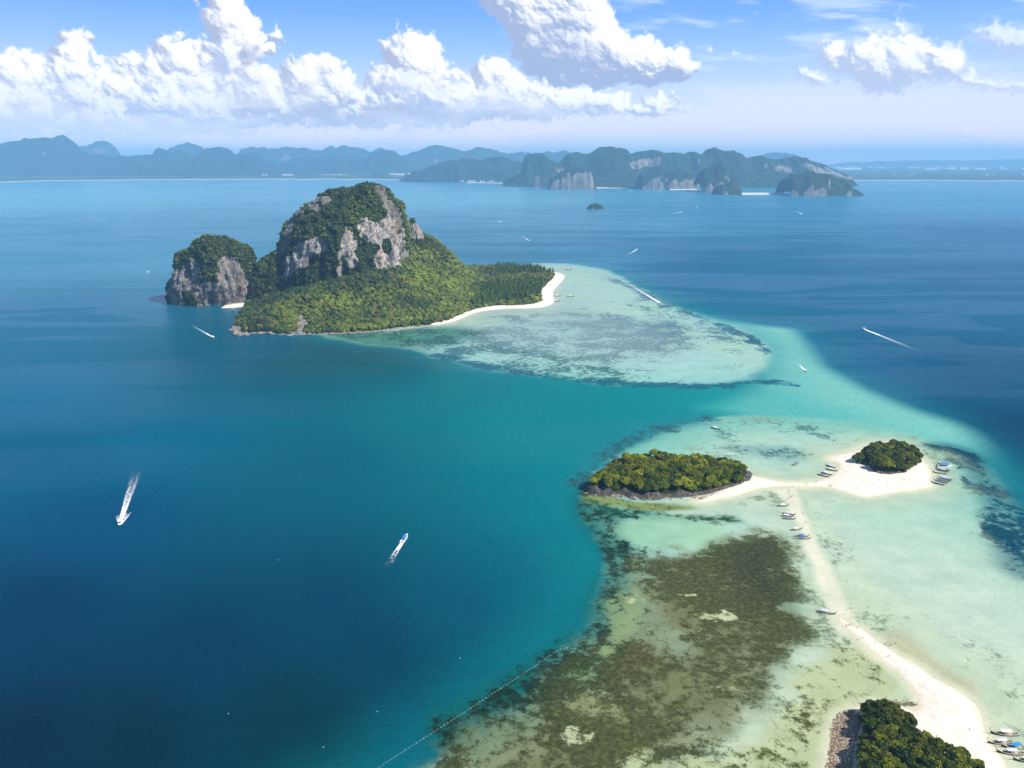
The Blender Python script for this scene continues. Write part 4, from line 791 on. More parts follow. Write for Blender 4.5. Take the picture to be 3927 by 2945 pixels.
def make_trunk(seed, h=6.0):
    rg = random.Random(seed); bm = bmesh.new(); lean = rg.uniform(-0.5, 0.5)
    tube(bm, [(0, 0, -1.5), (lean * .3, 0, h * 0.4), (lean, 0.2, h * 0.85)], [0.28, 0.2, 0.12], 6)
    for a in range(4):
        q = a * 1.57 + rg.random(); tube(bm, [(lean * .4, 0, h * 0.5), (lean * .5 + math.cos(q) * 1.1, math.sin(q) * 1.1, h * 0.75), (lean * .6 + math.cos(q) * 2.1, math.sin(q) * 2.1, h * 0.98)], [0.12, 0.08, 0.04], 5)
    return bm_mesh("trunk", bm, M_BARK)
TR = [make_trunk(i) for i in range(4)]
def tree(x, y, z, s, hgt, label, group, r_, tone=(1, 1, 1)):
    t = link("tree", None, loc=(x, y, z), rz=r_.random() * 6.28, label=label, category="tree", group=group)
    link("trunk", TR[r_.randrange(4)], t, sc=(s, s, hgt / 6.0))
    b_ = r_.uniform(0.82, 1.18); c_ = link("crown", CR[r_.randrange(7)], t, loc=(0, 0, hgt), rz=r_.random() * 6.28, sc=(s * r_.uniform(.85, 1.15), s * r_.uniform(.85, 1.15), s * r_.uniform(0.8, 1.2)))
    c_.color = (tone[0] * b_, tone[1] * b_, tone[2] * b_, 1)
    return t
def plant(poly, hf, cell, smin, smax, hg, label, group, seed, edge=2.5, maxn=999, ylo=0, tone=(1, 1, 1)):
    r_ = random.Random(seed); lo, hi = poly.min(0), poly.max(0); n = 0
    y = lo[1]; row = 0
    while y < hi[1]:
        x = lo[0] + (row % 2) * cell / 2
        while x < hi[0]:
            a, b = x + r_.uniform(-.36, .36) * cell, y + r_.uniform(-.36, .36) * cell; S = sdf(poly, np.array([a]), np.array([b]))
            if S[0] > edge and b > ylo and n < maxn:
                z = float(hf(np.array([a]), np.array([b]), S)[0]); fx_, fy_ = (a - lo[0]) / (hi[0] - lo[0]), (b - lo[1]) / (hi[1] - lo[1]); where = ('seaward edge' if S[0] < edge + 3 else 'interior') + ', ' + ('near side' if fy_ < 0.4 else 'far side' if fy_ > 0.65 else 'middle') + ', ' + ('western end' if fx_ < 0.33 else 'eastern end' if fx_ > 0.67 else 'centre'); s = r_.uniform(smin, smax) * (0.78 if S[0] < edge + 3 else 1)
                tree(a, b, z, s, hg * r_.uniform(0.75, 1.25) * (0.7 if S[0] < edge + 3 else 1), label + ', ' + where, group, r_, tone); n += 1
            x += cell
        y += cell * 0.87; row += 1
    return n
n1 = plant(isl1, h1, 7.3, 0.95, 1.35, 3.2, "yellow green tree on the long rocky islet", "canopy trees of the long rocky islet", 1, 3.0, tone=(1.5, 1.42, 1.0))
n2 = plant(isl2, h2, 7.0, 0.95, 1.35, 5.0, "dark green tree on the small domed sandbar islet", "canopy trees of the small sandbar islet", 2, 1.0, tone=(1.2, 1.12, 0.9))
n3 = plant(isl3, h3, 5.6, 0.75, 1.15, 6.0, "dense tree in the near point's wood", "canopy trees of the near wooded point", 3, 1.5, ylo=225, tone=(0.95, 0.95, 0.9))
print("trees", n1, n2, n3)

# boulders and rubble
M_BOULDER = flat("weathered boulder", (132, 122, 112), 0.9, 0.1, 0.5, 0.8)
def boulder_mesh(seed):
    rg_ = np.random.default_rng(seed); v = IV * (1 + 0.35 * (fbm(IV[:, 0] * 2 + seed, IV[:, 1] * 2, IV[:, 2] * 2, s=1.0, o=3, seed=seed)))[:, None]; v[:, 2] *= 0.75
    return mesh_np("boulder", v, IF_, M_BOULDER, smooth=False)
BM_ = [boulder_mesh(300 + i) for i in range(6)]
def boulders(pts_src, label, group, smin, smax, seed, jitter=2.0, n=1):
    r_ = random.Random(seed); line = smooth_poly(ground(pts_src), 8, False)
    for k in range(n):
        k_t = r_.random(); q = line[int(k_t * (len(line) - 1))]; s = r_.uniform(smin, smax) * r_.uniform(0.5, 1)
        link("boulder", BM_[r_.randrange(6)], None, (q[0] + r_.gauss(0, jitter), q[1] + r_.gauss(0, jitter), s * 0.15), r_.random() * 6.28, (s * r_.uniform(.8, 1.4), s * r_.uniform(.8, 1.2), s * r_.uniform(.6, 1.0)), label=label + (', western stretch' if k_t < .33 else ', eastern stretch' if k_t > .66 else ', middle stretch'), category="rock", group=group)
boulders(ZL([(130, 700), (160, 722), (300, 738), (480, 748), (600, 770), (740, 775)]), "grey boulder at the foot of the long rocky islet's cliff", "boulders below the rocky islet", 1.0, 3.0, 1, 1.6, 34)
boulders(ZL([(900, 770), (1000, 765), (1130, 755), (1260, 745), (1400, 700), (1600, 610)]), "pale rock on the beach edge under the islet's trees", "rocks along the islet's beach edge", 0.5, 1.6, 2, 2.2, 30)
boulders(Z1([(580, 1235), (650, 1275), (700, 1268), (880, 1262), (1000, 1270), (1150, 1268), (1300, 1262), (1500, 1258), (1620, 1245)]), "dark boulder along the big island's rocky foreshore", "boulders on the big island's shore", 2.5, 6.5, 3, 3.0, 46)
boulders(Z7([(620, 490), (740, 520), (1080, 655), (1250, 665), (1400, 640), (1560, 540)]), "small rock beside the sandbar islet's trees", "rocks around the sandbar islet", 0.5, 1.5, 4, 1.8, 18)
def rubble():
    rg = np.random.default_rng(44); poly = ground(Z8([(430, 600), (330, 640), (275, 700), (245, 800), (230, 1000), (190, 1260), (410, 1260), (450, 1000), (490, 850), (540, 650)]))
    lo, hi = poly.min(0), poly.max(0); q = lo + rg.random((9000, 2)) * (hi - lo); S = sdf(poly, q[:, 0], q[:, 1]); q = q[S > -1.0][:2300]
    v0, f0 = ico(1); s = 0.12 + 0.42 * rg.random(len(q)) ** 2.5
    z = 0.13 * np.maximum(sdf(sp_, q[:, 0], q[:, 1]), 0).clip(0, 10)
    V = v0[None] * (s[:, None, None] * (0.7 + 0.6 * rg.random((len(q), len(v0), 1)))) * np.array((1.2, 1, 0.7)) + np.concatenate([q, z[:, None]], 1)[:, None]
    F = (f0[None] + (np.arange(len(q)) * len(v0))[:, None, None]).reshape(-1, 3)
    link("rubble", mesh_np("rubble", V.reshape(-1, 3), F, flat("brown rubble", (128, 108, 88), 0.95, 0.1, 0.5, 0.9), smooth=False), kind='stuff', label="brown rubble shore on the left of the near point")
rubble()

# ------------------------------------------------------------------ far land and mountains
def coast_r(az):
    g_ = np.array([P(u, v)[:2] for u, v in PHOTO_COAST]); a = np.arctan2(g_[:, 0], g_[:, 1]); return np.interp(az, a, np.hypot(g_[:, 0], g_[:, 1]))
def build_land():
    az = np.concatenate([np.linspace(R(-80), R(-38), 30)[:-1], np.linspace(R(-38), R(38), 500), np.linspace(R(38), R(80), 30)[1:]])
    rr = coast_r(az) * (1 + 0.012 * fbm(az * 40, az * 0, s=1, o=4, seed=5)); fr = np.concatenate([[0, 40, 90, 150, 230, 700], np.linspace(1200, 29000, 46) ** 1.0])
    D = rr[None] + fr[:, None] * (1 if True else 0); A = np.repeat(az[None], len(fr), 0); X = D * np.sin(A); Y = D * np.cos(A)
    Zz = np.interp(fr, [0, 40, 90, 150, 230, 29000], [-1, 2, 4, 6, 17, 22])[:, None] + np.where(fr[:, None] > 220, fbm(X, Y, s=500, o=4, seed=8) * 7, 0)
    n0, n1 = X.shape; i, j = np.meshgrid(np.arange(n0 - 1), np.arange(n1 - 1), indexing='ij')
    F = np.stack([i * n1 + j, i * n1 + j + 1, (i + 1) * n1 + j + 1, (i + 1) * n1 + j], -1).reshape(-1, 4)[:, ::-1]
    k = NT("mainland"); co = k.coord(); a = k.noise(k.scale(co, (0.6, 0.25, 1)), 0.004, 6, 0.65); b = k.noise(co, 0.0012, 4, 0.6)
    g_ = k.mix(k.range(a, 0.3, 0.7), lin((34, 52, 28)), lin((78, 94, 48))); g_ = k.mix(k.range(b, 0.6, 0.7, 0, 0.5), g_, lin((150, 142, 104)))
    c = k.mix(k.attr("beach", True), g_, lin((190, 184, 168)))
    me = mesh_np("mainland", np.stack([X, Y, Zz], -1).reshape(-1, 3), F, k.fin(c, 0.95, 0.1), dict(beach=np.repeat((fr < 100).astype(float)[:, None], n1, 1).ravel()))
    link("mainland", me, kind='structure', label="flat green mainland coast behind a thin white beach")
build_land()
def ridge(name, prof, D, thick, label, mat=None, pw=2.0, na=None, seed=0, front=0.5, kind='structure', zb=-3.0, nz=44, rockz=None, bump=0.05, cat=None, band=None):
    """a wooded or rocky ridge: crest traced from the photo at distance D, real thickness, cliffs where pw is high"""
    pts = np.array([Q(u, v, D)[[0, 2]] for u, v in prof]); x0, x1 = pts[0, 0], pts[-1, 0]; H = pts[:, 1].max()
    na = na or int(max(60, min(420, (x1 - x0) / D * 3023 / 4))); xs = np.linspace(x0, x1, na); cr = np.interp(xs, pts[:, 0], pts[:, 1])
    t = np.linspace(-1, 1, nz); X = np.repeat(xs[None], nz, 0); T = np.repeat(t[:, None], na, 1)
    cr = np.maximum(cr + fbm(xs, xs * 0, s=min((x1 - x0) / 30, H * 0.5), o=4, seed=seed) * H * (0.035 if pw < 3 else 0.05), 0)
    wloc = thick * (0.35 + 0.65 * np.clip(cr / H, 0, 1) ** 0.5)
    warp = fbm(X, T * thick, s=H * 1.1, o=4, seed=seed + 2)
    Ta = np.clip(np.abs(T + 0.10 * warp), 0, 1); Ta = np.where(T < 0, np.clip(np.abs(T) + 0.16 * fbm(X, T * thick, s=H * 0.6, o=4, seed=seed + 3) * np.abs(T) * (1 - np.abs(T)) * 4, 0, 1), Ta)
    Zz = cr[None] * (1 - Ta ** pw) + zb
    Zz = Zz + fbm(X, T * thick, s=H * 0.35, o=4, seed=seed + 4) * H * bump * (1 - np.abs(T)) * (Zz > 4)
    Y = D + T * wloc[None] + (0.10 * H) * fbm(X, Zz * 0.4, s=H * 0.3, o=3, seed=seed + 6) * (1 - T * T)
    gz = np.abs(np.gradient(Zz, axis=0)) / np.maximum(np.abs(np.gradient(Y, axis=0)), 1e-3)
    rock = sstep(0.9, 2.2, gz) if rockz is None else sstep(rockz, rockz * 2.0, gz)
    if band is not None:
        zf = Zz / np.maximum(cr[None], 1); rock = np.maximum(rock * 0.6, sstep(band[0], band[0] + .12, zf) * sstep(band[1], band[1] - .1, zf) * sstep(-0.05, 0.35, fbm(X, Zz * 0.5, s=H * 0.7, o=3, seed=seed + 40)) * (T < 0) * 0.8)
    i, j = np.meshgrid(np.arange(nz - 1), np.arange(na - 1), indexing='ij')
    F = np.stack([i * na + j, i * na + j + 1, (i + 1) * na + j + 1, (i + 1) * na + j], -1).reshape(-1, 4)
    me = mesh_np(name, np.stack([X, Y, Zz], -1).reshape(-1, 3), F, mat or M_HILLS, dict(rock=rock.ravel()))
    o = link(name, me, kind=kind, label=label)
    if cat: o['category'] = cat
    return o
ridge("mountain_ridge", Z4([(-900, 300), (-500, 190), (-200, 150), (0, 130), (60, 115), (130, 108), (200, 110), (260, 112), (290, 98), (318, 96), (335, 110), (345, 130), (375, 155), (430, 175), (500, 190), (560, 200), (620, 192), (680, 183), (720, 190), (790, 190), (797, 155), (815, 158), (840, 175), (900, 170), (960, 178), (1005, 178), (1012, 165), (1040, 165), (1090, 155), (1140, 153), (1165, 170), (1180, 185), (1230, 185), (1262, 172), (1280, 180), (1300, 205), (1350, 235), (1400, 245), (1500, 280), (1560, 312)]), 13700, 1100, "long blue mountain ridge with a peak at its left", pw=1.5, seed=1)
ridge("mountain_ridge", Z4([(1380, 312), (1420, 240), (1450, 215), (1500, 200), (1600, 205), (1700, 190), (1760, 205), (1830, 200), (1880, 170), (1940, 160), (1980, 180), (2010, 200), (2080, 220), (2150, 245), (2230, 290), (2290, 312)]), 15000, 1200, "blue wooded hills with a rounded summit behind the far town", pw=1.6, seed=2)
ridge("mountain_ridge", Z3([(20, 262), (100, 210), (180, 180), (250, 160), (340, 148), (400, 155), (440, 145), (500, 143), (540, 155), (590, 165), (620, 190), (680, 262)]), 10600, 900, "green wooded hill left of the cliff headland", pw=1.7, seed=3)
ridge("mountain_ridge", Z4([(340, 300), (400, 160), (430, 150), (450, 152), (470, 130), (500, 121), (540, 130), (562, 155), (575, 185), (590, 300)]), 17500, 600, "faint blue karst tower behind the left ridge", pw=3.0, seed=4)
ridge("mountain_ridge", Z4([(820, 300), (860, 160), (900, 140), (950, 132), (985, 140), (1003, 160), (1010, 300)]), 17600, 600, "faint blue karst dome behind the middle ridge", pw=3.0, seed=5)
ridge("mountain_ridge", Z4([(1160, 300), (1195, 175), (1210, 153), (1300, 155), (1380, 160), (1400, 155), (1430, 146), (1480, 157), (1510, 152), (1560, 165), (1610, 160), (1650, 148), (1720, 143), (1800, 160), (1850, 175), (1900, 160), (1930, 175), (2000, 300)]), 17500, 800, "row of faint blue karst hills above the far shore", pw=2.2, seed=6)
ridge("mountain_ridge", Z3([(0, 300), (60, 130), (110, 120), (200, 90), (280, 100), (330, 112), (400, 100), (470, 115), (520, 125), (580, 118), (640, 128), (700, 122), (780, 118), (860, 140), (920, 300)]), 17000, 800, "very faint distant karst range left of the headland", pw=2.0, seed=7)
ridge("mountain_ridge", Z3([(1540, 300), (1570, 150), (1650, 132), (1720, 122), (1790, 128), (1840, 150), (1880, 160), (1960, 300)]), 17800, 800, "faint blue hills behind the right end of the headland", pw=2.0, seed=9)
ridge("mountain_ridge", Z3([(1900, 300), (2000, 168), (2200, 160), (2400, 156), (2600, 158), (2800, 150), (3200, 160), (3500, 300)]), 30000, 1500, "low pale hills on the right horizon", pw=1.6, seed=10)
kw = dict(mat=M_FARROCK)
ridge("headland", Z3([(500, 262), (560, 235), (585, 215), (588, 165), (600, 145), (640, 125), (690, 130), (720, 150), (750, 158), (780, 135), (830, 125), (870, 130), (920, 105), (990, 95), (1040, 110), (1060, 130), (1100, 128), (1150, 115), (1220, 118), (1280, 125), (1340, 117), (1400, 125), (1440, 112), (1500, 115), (1540, 135), (1560, 155), (1600, 148), (1680, 145), (1710, 160), (1760, 155), (1820, 152), (1880, 170), (1950, 205), (2000, 225), (2060, 285)]), 8900, 650, "long cliff walled headland covered in forest", pw=3.2, seed=20, nz=90, rockz=1.5, band=(0.45, 0.86), **kw)
ridge("headland_slope", Z3([(860, 290), (900, 240), (1000, 225), (1100, 215), (1200, 210), (1300, 200), (1400, 205), (1500, 200), (1600, 205), (1700, 215), (1800, 240), (1900, 300)]), 8250, 420, "wooded lower slope in front of the headland cliffs", pw=1.6, seed=21, rockz=2.2, **kw)
ridge("headland_slope", Z3([(500, 268), (560, 245), (610, 215), (680, 210), (740, 225), (800, 290)]), 8500, 350, "wooded slope at the headland's left foot", pw=1.5, seed=22, rockz=2.5, **kw)
ridge("karst_cliff", Z3([(698, 290), (703, 250), (720, 232), (745, 218), (780, 195), (830, 185), (880, 193), (895, 205), (900, 250), (917, 288)]), 7650, 190, "pale cliff block left of the first headland beach", pw=5, seed=23, rockz=1.2, **kw)
ridge("karst_pinnacle", Z3([(632, 275), (642, 232), (652, 221), (660, 228), (664, 275)]), 8100, 40, "thin rock pinnacle standing left of the cliff block", pw=4, seed=24, rockz=1.0, na=30, **kw)
ridge("karst_cliff", Z3([(1090, 285), (1110, 225), (1150, 207), (1230, 200), (1300, 195), (1345, 212), (1360, 250), (1372, 290)]), 7700, 240, "red streaked cliff between the two headland beaches", pw=4.5, seed=25, rockz=1.2, **kw)
ridge("karst_cliff", Z3([(1366, 305), (1370, 240), (1385, 205), (1410, 192), (1440, 182), (1475, 185), (1500, 215), (1530, 245), (1562, 305)]), 7000, 240, "dark forested cliff jutting out in mid headland", pw=4, seed=26, rockz=1.4, **kw)
ridge("karst_cliff", Z3([(1440, 320), (1445, 283), (1465, 265), (1490, 262), (1530, 268), (1550, 285), (1562, 320)]), 6450, 130, "small rounded cliff in front of the mid headland", pw=4, seed=27, rockz=1.4, **kw)
ridge("karst_cliff", Z3([(1748, 310), (1752, 255), (1775, 235), (1810, 218), (1850, 208), (1910, 212), (1960, 230), (2000, 240), (2025, 252), (2040, 290), (2062, 285), (2080, 290), (2088, 318)]), 6350, 220, "dark cliff point with pink rock at the headland's right end", pw=4, seed=28, rockz=1.5, **kw)
ridge("islet", Z3([(1925, 328), (1935, 312), (1955, 312), (1962, 328)]), 6150, 30, "tiny rock stack before the right cliff point", pw=3, seed=29, na=30, **kw)
ridge("islet", Z3([(874, 382), (876, 366), (890, 352), (915, 347), (940, 355), (950, 368), (951, 382)]), 4560, 45, "lone round wooded islet in the open sea", pw=3.5, seed=30, na=80, nz=40, rockz=1.6, **kw)
ridge("islet", Z4([(700, 320), (718, 311), (740, 311), (752, 320)]), 12100, 90, "tiny dark islet off the far left coast", pw=3, seed=31, na=30, **kw)
ridge("islet", Z4([(806, 324), (815, 312), (835, 311), (850, 324)]), 11300, 90, "second tiny islet off the far left coast, shaped like a cap", pw=3, seed=32, na=30, **kw)
ridge("islet", Z4([(898, 323), (905, 300), (925, 292), (955, 290), (972, 302), (980, 323)]), 11600, 150, "largest dark islet off the far left coast", pw=3, seed=33, na=40, **kw)
ridge("islet", Z4([(1815, 320), (1835, 295), (1870, 278), (1900, 276), (1940, 292), (1968, 320)]), 12000, 250, "broad low islet near the far town", pw=2, seed=34, na=50, **kw)
ridge("islet", Z4([(-40, 335), (-10, 322), (10, 322), (20, 336)]), 10600, 90, "islet cut by the left edge off the far coast", pw=3, seed=35, na=30, **kw)
M_BSAND = flat("far beach", (206, 198, 182), 0.9, 0.1, 0.05)
for i, (a, b, vv_, lb) in enumerate(((915, 1178, 281, "long white beach under the headland's middle cliffs"), (1248, 1368, 289, "short white beach right of the red streaked cliff"), (1558, 1778, 311, "white beach between the two dark cliff points"), (600, 700, 268, "small pale beach beside the thin pinnacle"))):
    (u0, v0_), (u1, _) = Z3([(a, vv_), (b, vv_ + 3)]); q0, q1 = P(u0, v0_), P(u1, v0_)
    bm = bmesh.new(); N = 24; vs1 = []
    for k in range(N + 1):
        f = k / N; x = q0[0] + (q1[0] - q0[0]) * f; y = q0[1] + 20 * math.sin(f * 3.14) ; vs1.append((bm.verts.new((x, y, -0.5)), bm.verts.new((x, y + 60, 5)), bm.verts.new((x, y + 170, 9))))
    for s1, s2 in zip(vs1, vs1[1:]):
        bm.faces.new((s1[0], s2[0], s2[1], s1[1])); bm.faces.new((s1[1], s2[1], s2[2], s1[2]))
    link("beach", bm_mesh("beach", bm, M_BSAND), kind='structure', label=lb)

# far buildings
M_WALL = flat("white wall", (226, 222, 214), 0.8, 0.2, 0.06); M_TILE = flat("far roof", (168, 132, 112), 0.8, 0.2, 0.1)
def building_mesh(wd, dp, h):
    bm = bmesh.new(); box(bm, -wd / 2, wd / 2, -dp / 2, dp / 2, -12, h); w_ = bm_mesh("wall", bm, M_WALL)
    bm = bmesh.new(); a = [bm.verts.new(c) for c in ((-wd / 2 - 2, -dp / 2 - 2, h), (wd / 2 + 2, -dp / 2 - 2, h), (wd / 2 + 2, dp / 2 + 2, h), (-wd / 2 - 2, dp / 2 + 2, h), (-wd / 2, 0, h + dp * 0.22), (wd / 2, 0, h + dp * 0.22))]
    for f in ((0, 1, 5, 4), (2, 3, 4, 5), (0, 4, 3), (1, 2, 5), (0, 3, 2, 1)): bm.faces.new([a[i] for i in f])
    return w_, bm_mesh("roof", bm, M_WALL if wd > 60 else M_TILE)
BT = [building_mesh(110, 45, 30), building_mesh(60, 35, 24), building_mesh(34, 26, 16), building_mesh(170, 50, 16), building_mesh(45, 20, 46)]
def building(u, v, dd, k, label, group, sc_=1.0):
    y = Q(u, v, 1)[1]; x_ = (u - CU) / FPX * dd; o = link("building", None, loc=(x_, dd, 17), label=label, category="building", group=group)
    o.scale = (sc_, sc_, sc_); link("wall", BT[k][0], o); link("roof", BT[k][1], o)
r_ = random.Random(9)
for k, (a, b) in enumerate(((1355, 285), (1370, 284))): u, v = Z4([(a, b)])[0]; building(u, v, 12900, 4, "white block standing above the far left shore", "white blocks on the far left shore", 0.6)
for k in range(5): u, v = Z4([(1450 + k * 11, 300)])[0]; building(u, v, 12800, 0 if k % 2 else 1, "wide white building close to the far shore's waterline", "wide white buildings on the far shore", 0.6)
for k in range(26): u, v = Z4([(1960 + r_.random() * 250, 305)])[0]; building(u, v, 12900 + r_.random() * 1300, r_.choice((0, 1, 2, 4)), "small pale building in the far town by the islet", "far town buildings behind the islet", 0.7)
for k in range(14): u, v = Z3([(320 + r_.random() * 150, 240)])[0]; building(u, v, 9680 + r_.random() * 60, 2, "small pale house at the foot of the green hill", "houses at the foot of the green hill", 0.5)
for k in range(16): u = 1260 + r_.random() * 90; building(u, 0, 13400 + r_.random() * 500, 2, "pale low building among trees on the far shore", "low buildings among trees on the far shore", 0.7)
for k in range(60): u = 3160 + r_.random() * 800; building(u, 0, 19500 + r_.random() * 6000, r_.choice((0, 3, 3, 1)), "white shed on the hazy plain at the right horizon", "white sheds on the right hand plain")
for k in range(6): u = 3270 + r_.random() * 600; building(u, 0, 13300 + r_.random() * 300, 2, "pale beach house on the right far coast", "beach houses on the right far coast")

# ------------------------------------------------------------------ longtail boats
M_WOOD = flat("oiled hull timber", (92, 66, 48), 0.5, 0.4, 0.3, 2.0); M_DARK = flat("black hull paint", (26, 24, 26), 0.5, 0.4, 0.2); M_DECK = flat("bleached deck boards", (188, 176, 156), 0.75, 0.2, 0.2, 3.0)
M_METAL = flat("engine metal", (58, 60, 64), 0.4, 0.6, 0.3); M_RED = flat("red brown deck paint", (132, 84, 72), 0.7, 0.2, 0.2)
CAN = {k: flat(k + " canopy cloth", c, 0.7, 0.2, 0.06) for k, c in dict(white=(232, 230, 222), lavender=(196, 198, 224), blue=(62, 92, 176), sky=(26, 134, 196), green=(34, 150, 130), purple=(120, 84, 160)).items()}
def hull_sections(L=11.0, B=1.05, N=15):
    secs = []
    for i in range(N):
        t = i / (N - 1); x = -L / 2 + L * t; w_ = B * (math.sin(math.pi * min(1, 0.16 + t * 0.86)) ** 0.7) * (1.0 if t < 0.55 else (1 - ((t - 0.55) / 0.45) ** 2.2 * 0.985))
        rise = 0.55 + 0.25 * (1 - t) ** 2 + (1.25 * ((t - 0.45) / 0.55) ** 2.4 if t > 0.45 else 0); keel = -0.25 + (0.95 * ((t - 0.55) / 0.45) ** 2.2 if t > 0.55 else 0)
        secs.append((x, max(w_, 0.03), rise, keel))
    return secs
def build_longtail_meshes(L=11.0):
    S_ = hull_sections(L); bm = bmesh.new()
    ring_loft(bm, [[(x, -w_, r), (x, -w_ * .8, k + .15), (x, 0, k), (x, w_ * .8, k + .15), (x, w_, r), (x, w_ - .07 if w_ > .1 else w_ * .5, r), (x, w_ * .7, k + .32), (x, -w_ * .7, k + .32), (x, -w_ + .07 if w_ > .1 else -w_ * .5, r)] for x, w_, r, k in S_])
    bmesh.ops.recalc_face_normals(bm, faces=bm.faces[:]); hull = bm_mesh("hull", bm, [M_DARK, M_DECK])
    for p_ in hull.polygons:
        if p_.normal.z > 0.15: p_.material_index = 1
    bm = bmesh.new()
    for (x, w_, r, k), (x2, w2, r2, k2) in zip(S_, S_[1:]):
        for s in (-1, 1):
            if w_ > .05: v = [bm.verts.new(c) for c in ((x, s * (w_ + .05), r + .03), (x2, s * (w2 + .05), r2 + .03), (x2, s * max(w2 - .16, 0), r2 + .05), (x, s * max(w_ - .16, 0), r + .05), (x, s * (w_ + .05), r - .1), (x2, s * (w2 + .05), r2 - .1))]; bm.faces.new(v[:4] if s < 0 else v[:4][::-1]); bm.faces.new((v[0], v[4], v[5], v[1]))
    rail = bm_mesh("gunwale", bm, M_DECK)
    bm = bmesh.new(); fx = L * 0.24; secs = [q for q in S_ if q[0] > fx]
    pr = [[(x, -w_ * .93, r + .02), (x, w_ * .93, r + .02), (x, 0, r - .12)] for x, w_, r, k in secs]; ring_loft(bm, pr); bmesh.ops.recalc_face_normals(bm, faces=bm.faces[:])
    fore = bm_mesh("foredeck", bm, M_DECK)
    x, w_, r, k = S_[-1]; bm = bmesh.new(); tube(bm, [(x - .25, 0, r - .35), (x + .25, 0, r + .25), (x + .5, 0, r + .95), (x + .55, 0, r + 1.7)], [.13, .12, .10, .05], 6); bow = bm_mesh("bow_post", bm, M_WOOD)
    def canopy(a, b, m):
        bm = bmesh.new(); N = 7; rings = []
        for i in range(9):
            xx = a + (b - a) * i / 8; rr = [];
            for j in range(N): th = math.pi * j / (N - 1); rr.append((xx, -math.cos(th) * .95, 2.0 + .28 * math.sin(th)))
            rings.append(rr + [(q[0], q[1] * .97, q[2] - .05) for q in rr[::-1]])
        ring_loft(bm, rings); return bm_mesh("canopy", bm, m)
    bm = bmesh.new(); tube(bm, [(0, 0, .35), (0, 0, 2.02)], .035, 5); post = bm_mesh("post", bm, M_WOOD)
    bm = bmesh.new(); box(bm, -.14, .14, -.82, .82, .42, .47); bench = bm_mesh("bench", bm, M_WOOD)
    bm = bmesh.new(); box(bm, -.45, .35, -.22, .22, .75, 1.15); box(bm, -.2, .15, -.3, .3, .85, 1.05); tube(bm, [(0, 0, .5), (0, 0, .9)], .07, 6); eng = bm_mesh("engine", bm, M_METAL)
    bm = bmesh.new(); tube(bm, [(-.4, 0, .95), (-4.4, 0.1, .15)], .035, 5); tail = bm_mesh("tail_shaft", bm, M_METAL)
    can = {k_: canopy(-2.6, 1.6, m) for k_, m in CAN.items()}
    red = rail.copy(); fr = fore.copy(); fr.materials.clear(); fr.materials.append(M_RED)
    return dict(hull=hull, gunwale=rail, foredeck=fore, bow=bow, post=post, bench=bench, engine=eng, tail=tail, can=can, red=fr)
LT = build_longtail_meshes()
def longtail(u, v, ang, colr, label, group=None, s=1.0, canopy=True, red=False, parts=True, tilt=0.0):
    q = P(u, v); o = link("longtail_boat", None, loc=(q[0], q[1], 0.02), rz=R(ang), sc=s, label=label, category="boat")
    if group: o['group'] = group
    link("hull", LT['hull'], o); link("gunwale", LT['gunwale'], o); link("foredeck", LT['red'] if red else LT['foredeck'], o); link("bow_post", LT['bow'], o)
    if canopy: link("canopy", LT['can'][colr], o)
    if parts:
        for x in (-2.4, -0.5, 1.4):
            for y in (-.86, .86): link("post", LT['post'], o, (x, y, 0))
        for x in (-1.6, -.4, .8, 2.0): link("bench", LT['bench'], o, (x, 0, 0))
    e = link("engine", LT['engine'], o, (-4.6, 0, 0)); link("tail_shaft", LT['tail'], e)
    return o
def heading(u0, v0, u1, v1):
    a, b = P(u0, v0), P(u1, v1); return math.degrees(math.atan2(b[1] - a[1], b[0] - a[0]))
g_near = "longtail boats moored off the near spit"
for (x, y), (sx, sy), (ex, ey), c_, lb, sc_, red in (
        ((1020, 795), (1260, 800), (770, 775), 'white', "red decked longtail boat with a white canopy, farthest out of the near four", 1.2, True),
        ((905, 1020), (1120, 1005), (690, 1025), 'lavender', "pale longtail boat with a lilac canopy nearest the near beach", 1.12, False),
        ((1280, 1135), (1500, 1140), (1060, 1120), 'sky', "pale longtail boat with a bright blue canopy", 1.12, False),
        ((1175, 1285), (1400, 1290), (940, 1260), 'lavender', "longtail boat with a lilac canopy below the bright blue one", 1.15, False),
        ((1600, 1490), (1800, 1500), (1420, 1470), 'white', "longtail boat cut by the picture's right edge", 1.1, False)):
    a = ZF([(x, y), (sx, sy), (ex, ey)]); longtail(*a[0], heading(*a[1], *a[2]), c_, lb, g_near, sc_, True, red)
g_mid = "longtail boats nosed onto the submerged sandbar"
for (x, y), (sx, sy), (ex, ey), c_, lb, cn in (
        ((560, 505), (460, 500), (660, 495), 'white', "white canopied longtail nearest the sandbar's swimmers, alone", True),
        ((690, 680), (565, 655), (800, 690), 'lavender', "uppermost of the three longtails moored side by side", True),
        ((655, 725), (555, 715), (765, 730), 'white', "white topped middle boat of the three side by side", True),
        ((690, 780), (575, 765), (805, 785), 'blue', "blue topped lowest boat of the three side by side", True),
        ((855, 1008), (760, 1010), (955, 990), 'white', "white topped longtail moored alone below the trio", True),
        ((970, 1150), (865, 1140), (1080, 1150), 'blue', "blue topped upper boat of the touching pair", True),
        ((1010, 1200), (900, 1195), (1125, 1200), 'blue', "blue topped lower boat of the touching pair", True)):
    a = Z6([(x, y), (sx, sy), (ex, ey)]); longtail(*a[0], heading(*a[1], *a[2]), c_, lb, g_mid, 0.9, cn)
a = Z9([(655, 912), (575, 892), (735, 922)]); longtail(*a[0], heading(*a[1], *a[2]), 'lavender', "lilac topped longtail moored beside the tip of the dry spit", g_mid, 1.0)
g_l = "longtail boats beached left of the small islet"
